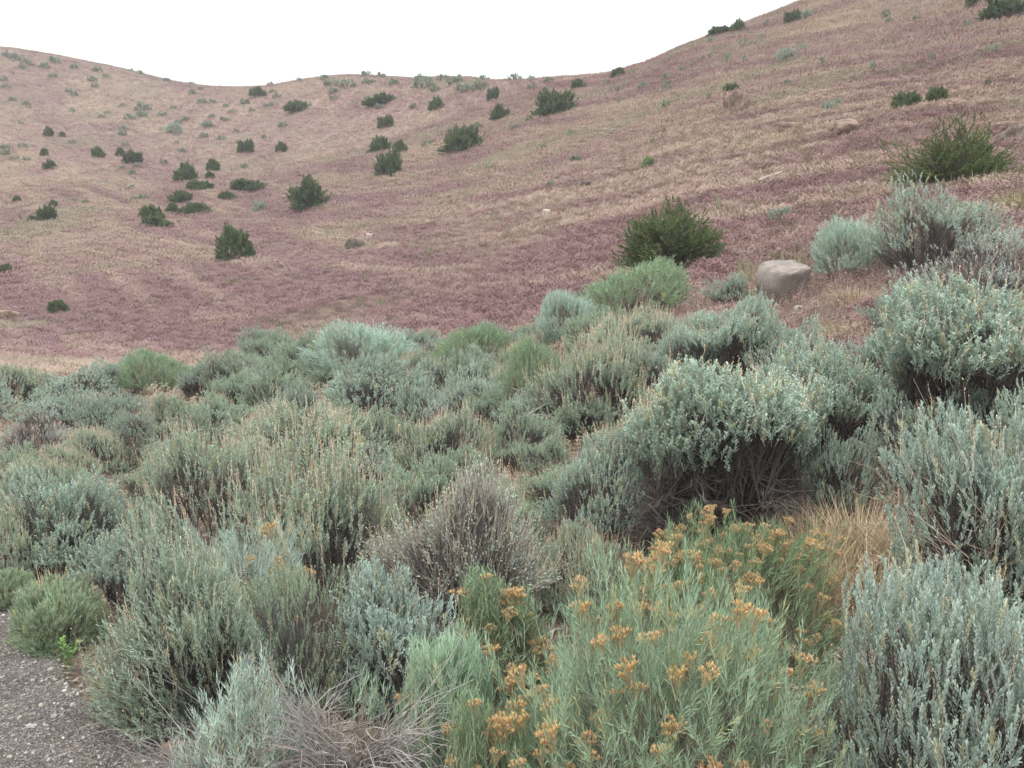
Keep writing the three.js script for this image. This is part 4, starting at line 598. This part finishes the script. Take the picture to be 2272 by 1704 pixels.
  ['mat', -13.31, -51.75, 2.18, 0.41, 'longest slanting green mat on the left slope', 'dark green bushes on the hillside'],
  ['mat', -13.84, -49.36, 0.96, 0.3, 'short mat below the longest slanting one', 'dark green bushes on the hillside'],
  ['round', -12.51, -27.8, 0.67, 0.32, 'low dark green bush just above the belt at the left', 'dark green bushes on the hillside'],
  ['round', -17.12, -34.16, 0.55, 0.27, 'dark green bush cut by the left edge', 'dark green bushes on the hillside'],
  ['mat', -16.12, -77.18, 2.1, 0.57, 'flat grey-green patch of shrub right of the saddle', 'dark green bushes on the hillside'],
  ['mat', -9, -71.1, 2.56, 0.55, 'flat green patch of shrub below the middle ridge', 'dark green bushes on the hillside'],
  ['round', -21.7, -87.61, 1.62, 0.68, 'dark shrub standing just right of the saddle', 'dark green bushes on the hillside'],
  ['sageS', -25.46, -77.06, 1.36, 0.67, 'brown twiggy shrub in the middle of the left slope'],
  ['sageS', -11.48, -46.16, 0.74, 0.44, 'dark brown dead shrub below the longest green mat'],
];
// says by which named bush a small one stands; those on the same side of one bush are counted outwards from it
const pending = [];
function beside(what, thing) {
  const { x, z } = thing.position, r = hypot(x, z);
  for (const [d, s] of LAYOUT.map((s) => [hypot(s[1] - x, s[2] - z), s]).sort((a, b) => a[0] - b[0])) {
    const dx = x - s[1], dz = z - s[2], side = dx * -z / r + dz * x / r, out = (dx * x + dz * z) / r;
    const text = what + (abs(side) > abs(out) ? (side < 0 ? ' left of the ' : ' right of the ') : out > 0 ? (r > 20 ? ' up-slope of the ' : ' behind the ') : r > 20 ? ' below the ' : ' in front of the ') + s[5];
    if (text.split(' ').length <= 15) { pending.push([text, d, thing]); return; }
  }
}
function count() {
  const by = {}, nth = ['nearest', 'second', 'third', 'fourth', 'fifth', 'sixth', 'seventh', 'eighth', 'ninth', 'tenth', 'eleventh', 'twelfth'];
  for (const p of pending) (by[p[0]] ??= []).push(p);
  for (const list of Object.values(by)) list.sort((a, b) => a[1] - b[1]).forEach(([text, , thing], k) => { if (list.length < 13) thing.userData.label = list.length > 1 ? nth[k] + ' ' + text : text; });
}
const SMALLS = [
  ['small grey-green shrub on the far left hill under the skyline', 'shrubs on the far left hill', [[-48.17, -101.44, 0.71, 0.38], [-46.66, -102.63, 0.99, 0.53], [-43.82, -98.08, 0.77, 0.42], [-39.98, -97.82, 0.77, 0.42], [-38.87, -95.67, 0.76, 0.41], [-40.22, -93.11, 0.57, 0.31], [-39.37, -92.34, 0.57, 0.31], [-41.72, -103.37, 0.91, 0.49], [-44.01, -103.56, 0.91, 0.49], [-39.32, -99.75, 0.7, 0.38], [-43.27, -88.89, 0.55, 0.29], [-41.53, -87.66, 0.62, 0.33], [-37.77, -78.72, 0.49, 0.26], [-45.76, -92.86, 0.65, 0.35], [-47.29, -95.85, 0.59, 0.32], [-34.05, -89.67, 0.55, 0.3], [-34.28, -86.71, 0.46, 0.25], [-33.85, -84.53, 0.48, 0.26], [-37.33, -86.98, 0.38, 0.21], [-48.6, -103.13, 1.08, 0.58], [-47, -105.65, 1.02, 0.55], [-40.24, -108.53, 0.71, 0.38], [-38.98, -107.65, 0.71, 0.38], [-35.18, -104.86, 0.64, 0.35], [-50.82, -104.96, 1.19, 0.64], [-52.12, -106.23, 0.84, 0.45]]],
  ['small grey-green shrub dotted on the left slope among the dark bushes', 'small shrubs on the left slope', [[-32.85, -66.48, 0.65, 0.35], [-32.31, -67.45, 0.54, 0.29], [-31.97, -64.56, 0.57, 0.31], [-30.4, -62.36, 0.44, 0.24], [-29.6, -62.12, 0.44, 0.24], [-30.23, -70.32, 0.43, 0.23], [-29.8, -78.49, 0.62, 0.34], [-28.79, -75.54, 0.6, 0.32], [-31.61, -87.67, 1.23, 0.66], [-30.59, -84.69, 0.82, 0.44], [-31.26, -83.77, 0.74, 0.4], [-28.85, -84.4, 0.63, 0.34], [-28.75, -87.18, 0.5, 0.27], [-26.7, -88.31, 0.7, 0.38], [-25.62, -87.68, 0.66, 0.35], [-22.25, -85.54, 0.68, 0.36], [-23.85, -85.44, 0.49, 0.26], [-22.76, -83.06, 0.51, 0.28], [-24.08, -82.17, 0.61, 0.33], [-22.47, -80.42, 0.67, 0.36], [-26.05, -81.65, 0.61, 0.33], [-26.39, -80.89, 0.5, 0.27], [-23.42, -78.56, 0.83, 0.45], [-22.38, -74.46, 0.56, 0.3], [-24.81, -75.99, 0.57, 0.31], [-20.2, -75.05, 0.53, 0.29], [-20.76, -72.93, 0.48, 0.26], [-16.55, -73.72, 0.65, 0.35], [-21.73, -67.17, 0.53, 0.29], [-26.6, -70.3, 0.5, 0.27], [-23.43, -71.43, 0.31, 0.17], [-21.39, -62.72, 0.44, 0.24], [-22.4, -61.02, 0.49, 0.26], [-22.83, -59.79, 0.48, 0.26], [-21.63, -58.11, 0.46, 0.25], [-15.75, -60.03, 0.45, 0.24], [-18, -48.52, 0.34, 0.19], [-17.71, -48.86, 0.43, 0.24], [-20.08, -47.9, 0.38, 0.21], [-20.7, -48.15, 0.26, 0.14], [-19.39, -52.02, 0.25, 0.14]]],
  ['small shrub on the slope around the saddle between the two hills', 'small shrubs round the saddle', [[-29.34, -96.74, 0.47, 0.25], [-29.17, -93.68, 0.7, 0.38], [-32.15, -103.09, 0.59, 0.32], [-35.28, -105.02, 0.6, 0.32], [-19.3, -82.54, 0.47, 0.25], [-19.81, -82.83, 0.47, 0.26], [-20.98, -82.69, 0.47, 0.25], [-19.54, -85.4, 0.64, 0.34], [-20.55, -88.33, 0.5, 0.27], [-17.19, -70.81, 0.31, 0.17], [-13.67, -78.86, 0.69, 0.37], [-14.43, -82.2, 1.08, 0.58], [-12.78, -80.01, 1.05, 0.57], [-11.28, -80.35, 0.85, 0.45], [-13.33, -76.84, 0.57, 0.31], [-10.42, -73.9, 0.45, 0.24]]],
  ['small shrub on and just under the middle ridge', 'small shrubs on the middle ridge', [[-6.27, -72.49, 1.34, 0.72], [-5.26, -69.67, 0.61, 0.33], [-4.01, -70.94, 0.87, 0.47], [-3.16, -66.14, 0.87, 0.47], [-2.12, -65.18, 0.97, 0.52], [-6.42, -66.66, 0.53, 0.28], [-9.04, -69.67, 0.55, 0.3], [-12.26, -86.34, 0.83, 0.45], [-10.8, -84.66, 0.82, 0.44], [-7.13, -79.75, 0.7, 0.38], [-5.06, -74.9, 0.72, 0.39], [-3.83, -72.1, 0.89, 0.48], [-1.96, -70, 0.68, 0.36], [0.18, -67.3, 0.71, 0.38], [1.26, -65.14, 0.51, 0.28], [2.16, -60.9, 0.48, 0.26], [-8.86, -77.39, 0.81, 0.44], [-22.55, -95.9, 0.59, 0.32], [-18.95, -91.73, 0.56, 0.3], [-15.79, -86.55, 0.76, 0.41]]],
  ['small pale shrub on the grassy slope below the middle ridge', 'small shrubs on the middle slope', [[-1.8, -53.84, 0.62, 0.33], [0.85, -50.79, 0.45, 0.24], [0.15, -49.13, 0.48, 0.26], [2.52, -42.39, 0.49, 0.26], [-4.41, -53.72, 0.57, 0.31], [2.32, -36.48, 0.45, 0.24], [1.3, -41.59, 0.26, 0.14], [-0.96, -41.12, 0.27, 0.15], [1.25, -32.56, 0.22, 0.12], [4.99, -47.12, 0.33, 0.18], [6.91, -45.51, 0.36, 0.19], [6.17, -48.3, 0.47, 0.25], [7.14, -47.48, 0.42, 0.22], [6.48, -55.54, 0.34, 0.18], [5.11, -55.74, 0.34, 0.18], [5.4, -51.22, 0.31, 0.17], [6.71, -44.32, 0.35, 0.19], [6.05, -40.22, 0.32, 0.17], [1.16, -60.01, 0.53, 0.28]]],
  ['small olive shrub scattered high on the right-hand slope', 'small shrubs on the right slope', [[11.19, -37.02, 0.26, 0.14], [11.41, -32.53, 0.2, 0.11], [12.78, -31.31, 0.22, 0.12], [8.55, -27.87, 0.22, 0.12], [9.97, -51.57, 0.32, 0.17], [8.9, -47.94, 0.25, 0.14], [9.26, -47.94, 0.25, 0.14], [9.79, -46.61, 0.24, 0.13], [9.87, -43.76, 0.25, 0.13], [11.91, -49.2, 0.34, 0.18], [11.87, -51.34, 0.31, 0.17], [13.26, -53.87, 0.33, 0.18], [15.86, -43.43, 0.34, 0.18], [16.19, -41.14, 0.32, 0.17], [9.43, -35.22, 0.25, 0.13], [7.27, -37.86, 0.23, 0.13], [6.02, -40.03, 0.35, 0.19], [4.57, -33, 0.23, 0.13], [15.96, -36.28, 0.25, 0.14], [16.17, -44.77, 0.35, 0.19], [13.86, -29.49, 0.28, 0.15], [9.52, -45.84, 0.28, 0.15], [8.31, -47.54, 0.29, 0.16], [7.83, -47.5, 0.33, 0.18], [10.97, -48.8, 0.38, 0.21]]],
]; // label, group, [x, z, width, height] ...
{
  const R = rng(4242);
  for (const [kind, x, z, W, H, label, group] of LAYOUT) {
    if (kind === 'grassG') bunch(x, z, W, H * 1.2, label, group, floor(x * 100 + 5000), [0.3, 0.32, 0.14], 260);
    else shrub(kind, x, z, W * (UNIQUE.has(kind) ? 1 : hypot(x, z) > 20 ? 1 : kind === 'spiky' ? 1.12 : 1.28), min(H, W * 1.5) * (kind.startsWith('spiky') ? 1.08 : 1) + (hypot(x, z) > 20 ? 0.06 : 0), label, group, R);
  }
  for (const [label, group, spots] of SMALLS) for (const [x, z, W, H] of spots) beside('small grey shrub', shrub('small', x, z, W * 1.35, max(0.3, W * 0.62), label, group, R));
}
{ // low brush that closes the gaps of the belt
  const R = rng(99), made = LAYOUT.filter((s) => s[0] !== 'grassG').map((s) => [s[1], s[2], s[3] / 2]);
  for (let k = 0, n = 0; k < 4000 && n < 95; k++) {
    const r = sqrt(mix(4.6 * 4.6, 21 * 21, R())), th = (R() * 66 - 36) * DEG, x = sin(th) * r, z = -cos(th) * r, W = mix(0.5, 0.95, R());
    if (r > foot(x, z) * 0.93 || x < roadEdge(z) + 0.5 || (x > 2.2 && z < -9) || hypot(x - 1.55, z + 4.75) < 0.75 || hypot(x - 0.15, z + 7.9) < 0.35) continue;
    if (made.some(([a, b, q]) => hypot(a - x, b - z) < q * 0.8 + W * 0.4)) continue;
    made.push([x, z, W / 2]); n++;
    beside('low filler bush', shrub(['sageA', 'sageB', 'sageT', 'sageB', 'sageC'][floor(R() * 5)], x, z, W, W * mix(0.5, 0.75, R()), 'low sagebrush', 'low sagebrush between the bigger bushes', R));
  }
}
// ------------------------------------------------------------------ dry bunchgrass, a leafy weed, a fallen branch
[[1.42, -4.62, 0.5, 0.42, 'tallest straw grass clump beside the black hollow'], [1.68, -4.78, 0.45, 0.36, 'straw grass clump nearest the tall sagebrush at the right edge'], [1.2, -4.86, 0.4, 0.3, 'thin straw grass clump at the mouth of the black hollow'], [1.62, -4.42, 0.42, 0.26, 'low straw grass clump behind the golden-headed rabbitbrush'],
  [1.85, -4.55, 0.4, 0.3, 'straw grass under the leaning stems of the tall right-hand sagebrush'], [1.5, -5.0, 0.45, 0.34, 'straw grass behind the tallest straw clump by the hollow'], [1.32, -4.45, 0.4, 0.28, 'thin straw grass touching the back of the golden-headed rabbitbrush'],
  [-2.35, -5.05, 0.4, 0.22, 'low straw grass between the two green mounds at the gravel edge'], [0.08, -6.35, 0.5, 0.26, 'dry grass behind the bare shrub in the centre'], [0.42, -6.5, 0.4, 0.24, 'dry grass left of the upright blue-grey sagebrush'], [3.3, -9.6, 0.6, 0.24, 'dry yellow grass under the wide bare-hearted sagebrush']]
  .forEach(([x, z, W, H, label], k) => bunch(x, z, W, H, label, '', 300 + k, [0.5, 0.41, 0.27], 420));
{
  const R = rng(61), t = new THREE.Group(); t.name = 'roadside_weed'; t.position.set(-1.86, height(-1.86, -4.12), -4.12);
  for (let s = 0; s < 4; s++) {
    const g = new Geo(), a = R() * 6.28, e = [cos(a) * 0.05, 0.11 + 0.06 * R(), sin(a) * 0.05], p = [[0, 0, 0], [e[0] * 0.3, e[1] * 0.55, e[2] * 0.3], e], f = new Geo();
    g.tube(p, 0.0022, 0.0012, [0.2, 0.26, 0.1]);
    for (let k = 0; k < 16; k++) { const q = R() * 6.28, d = norm([cos(q), 0.5, sin(q)]); f.wedge(along(p, 0.15 + 0.85 * (k + R()) / 16), d, norm(cross(d, [0, 1, 0])), [0, 1, 0], 0.026, 0.008, tint([0.16, 0.27, 0.08], 0.8 + 0.4 * R())); }
    const m = new THREE.Mesh(g.done(), plain); m.name = 'stem'; const l = new THREE.Mesh(f.done(), leafy); l.name = 'leaves'; l.userData.kind = 'stuff'; m.add(l); t.add(m);
  }
  t.userData = { label: 'small bright green leafy weed at the edge of the gravel', category: 'weed' }; finish(t);
}
{
  const R = rng(62), t = new THREE.Group(); t.name = 'fallen_branch'; t.position.set(0.12, height(0.12, -8.0), -8.0);
  const limbs = [[[-0.3, 0.02, 0.2], [-0.16, 0.14, 0.12], [0.0, 0.22, 0.1], [0.16, 0.2, 0.12], [0.26, 0.08, 0.2]], [[-0.22, 0.0, 0.24], [-0.08, 0.1, 0.2], [0.06, 0.17, 0.17], [0.18, 0.18, 0.12]], [[0.0, 0.22, 0.1], [0.12, 0.3, 0.0], [0.22, 0.33, -0.1], [0.34, 0.4, -0.15]], [[0.16, 0.3, -0.02], [0.06, 0.34, -0.06], [-0.1, 0.42, -0.12]], [[0.22, 0.3, -0.08], [0.26, 0.4, -0.1], [0.24, 0.5, -0.1]], [[-0.32, 0.0, 0.1], [-0.2, 0.06, 0.2], [0.0, 0.07, 0.3], [0.2, 0.03, 0.32]]];
  limbs.forEach((p, k) => {
    const g = new Geo(), c = new THREE.CatmullRomCurve3(p.map((q) => new THREE.Vector3(q[0] * 1.3, q[1], q[2]))).getPoints(10).map((v) => [v.x + (R() - 0.5) * 0.008, v.y + (R() - 0.5) * 0.008, v.z]);
    g.tube(c, 0.011 - k * 0.0012, 0.003, tint([0.3, 0.275, 0.25], 0.75 + 0.3 * R()), 6);
    for (let j = 0; j < 16; j++) { const f = c[2 + floor(R() * 8)], e = add(f, [(R() - 0.5) * 0.22, 0.1 * (R() - 0.3), (R() - 0.5) * 0.22]); g.tube([f, add(lerp3(f, e, 0.5), [0.01, 0.01, 0]), e], 0.0035, 0.001, [0.32, 0.29, 0.26]); }
    const m = new THREE.Mesh(g.done(), plain); m.name = 'limb'; t.add(m);
  });
  t.userData = { label: 'fallen grey weathered branch arching over the dark gap in the middle', category: 'branch' }; finish(t);
}
// ------------------------------------------------------------------ rocks
function rock(name, x, z, W, H, D, seed, col, label, group, opt = {}) {
  const g = new THREE.BoxGeometry(1, 1, 1, 18, 16, 18), p = g.attributes.position, uv = g.attributes.uv, c = [], sq = opt.square ?? 4;
  for (let k = 0; k < p.count; k++) {
    let v = [p.getX(k) * 2, p.getY(k) * 2, p.getZ(k) * 2]; const l = Math.pow(Math.pow(abs(v[0]), sq) + Math.pow(abs(v[1]), sq) + Math.pow(abs(v[2]), sq), 1 / sq); v = v.map((q) => q / l);
    const big = fbm(v[0] * 1.1 + seed, v[1] * 1.1, v[2] * 1.1 + seed, 2) - 0.5, small = fbm(v[0] * 2.6 + seed, v[1] * 2.6, v[2] * 2.6, 3) - 0.5, s = 1 + 0.38 * big + 0.09 * small;
    let [a, b, e] = v.map((q) => q * s);
    if (opt.under) a *= b < 0 ? 1 - opt.under * (-b) * (a < 0 ? 1 : 0.2) : 1; // undercut on one side
    if (opt.slab) b = b > 0 ? opt.slab * (1 - exp(-1.9 * b / opt.slab)) + 0.16 * small + 0.05 * a : b; // worn flat on top, with soft shoulders
    uv.setXY(k, (v[0] + v[2] * 0.6) * 0.4, (v[1] + v[2] * 0.7) * 0.4); p.setXYZ(k, a * W / 2, (b + 0.62) * H / 1.5, e * D / 2); const q = 0.62 + 0.76 * fbm(v[0] * 4 + 9, v[1] * 4, v[2] * 4 + seed, 4); c.push(col[0] * q, col[1] * q, col[2] * q);
  }
  g.setAttribute('color', new THREE.Float32BufferAttribute(c, 3)); g.computeVertexNormals();
  const m = new THREE.Mesh(g, opt.smooth ? smoothRock : rockMat); m.name = numbered(name); m.position.set(x, height(x, z) - 0.06 * H, z); m.rotation.set(opt.tiltX ?? 0, opt.turn ?? seed, opt.tilt ?? 0);
  m.userData = { label, category: 'rock' }; if (group) m.userData.group = group; return finish(m);
}
const rockMat = new THREE.MeshStandardMaterial({ vertexColors: true, map: stoneMap, bumpMap: stoneBump, bumpScale: 0.006, roughness: 0.95 });
const smoothRock = new THREE.MeshStandardMaterial({ vertexColors: true, roughness: 0.95, bumpMap: stoneBump, bumpScale: 0.012 });
const GREY = [0.6, 0.52, 0.46], BROWN = [0.45, 0.33, 0.28], PALE = [1.2, 1.12, 1.0];
rock('boulder', 2.95, -11.1, 0.5, 0.5, 0.46, 3.3, [0.225, 0.198, 0.176], 'flat-topped grey-brown boulder on the slope above the sagebrush', '', { under: 0.35, slab: 0.66, turn: 0.3, tilt: -0.05, tiltX: 0.3, square: 3.6, smooth: true });
rock('rock', 7.22, -32.9, 0.8, 0.6, 0.6, 5.1, BROWN, 'rounded brown rock jutting from the upper right slope', '', { tilt: 0.15 });
rock('rock', 7.73, -23.66, 0.75, 0.28, 0.5, 7.7, BROWN, 'flat sloping rock below the ragged yellow-green shrubs', '', { tilt: 0.3, square: 6 });
rock('rock', 7.2, -26.3, 0.8, 0.22, 0.4, 8.2, BROWN, 'low ledge of rock beside the rust-coloured grass', '', { tilt: 0.2, square: 6 });
rock('rock', 5.41, -20.93, 0.9, 0.16, 0.16, 9.4, GREY, 'long thin splinter of rock on the slope above the boulder', '', { turn: 0.5, tilt: 0.3 });
rock('rock', 8.6, -17.5, 0.6, 0.22, 0.4, 11.2, [0.45, 0.4, 0.36], 'dark rock outcrop beside the long jutting sprays at the right edge', '', { tilt: 0.2 });
rock('rock', 8.95, -18.6, 0.45, 0.2, 0.35, 12.9, BROWN, 'paler rock behind the dark outcrop at the right edge', '', {});
rock('rock', 2.2, -30.3, 0.5, 0.22, 0.3, 13.7, [0.24, 0.2, 0.18], 'small dark rock in the grass on the middle slope', '', {});
rock('rock', -5.05, -32.36, 0.6, 0.34, 0.4, 15.4, [0.24, 0.21, 0.18], 'dark jagged rock right of the lone round bush', '', { tilt: 0.3 });
rock('rock', -4.78, -33.9, 0.2, 0.18, 0.18, 16.4, PALE, 'small white stone just up-slope of the dark jagged rock', '', {});
rock('rock', 0.93, -27.46, 0.22, 0.2, 0.2, 17.4, PALE, 'white stone in the red grass of the middle slope', '', {});
rock('rock', -13.63, -27.29, 0.6, 0.24, 0.4, 18.4, [0.55, 0.42, 0.34], 'pale orange rock at the left edge above the belt', '', {});
rock('stone', 3.42, -11.55, 0.12, 0.08, 0.1, 21, GREY, 'lower stone of the loose ones right of the boulder', '', {});
rock('stone', 3.58, -11.8, 0.16, 0.08, 0.1, 22, GREY, 'middle stone of the loose ones right of the boulder', '', {});
rock('stone', 3.74, -11.97, 0.24, 0.09, 0.12, 23, [0.6, 0.52, 0.42], 'long pale upper stone of the loose ones right of the boulder', '', { turn: 0.4 });
rock('stone', 2.88, -10.1, 0.11, 0.07, 0.09, 24, [0.9, 0.82, 0.74], 'white stone in the bare patch below the boulder', '', {});
rock('stone', -1.15, -3.33, 0.09, 0.07, 0.07, 25, [0.5, 0.33, 0.24], 'small reddish clod at the end of the bare grey stems', '', {});

count();
renderer.render(scene, camera);
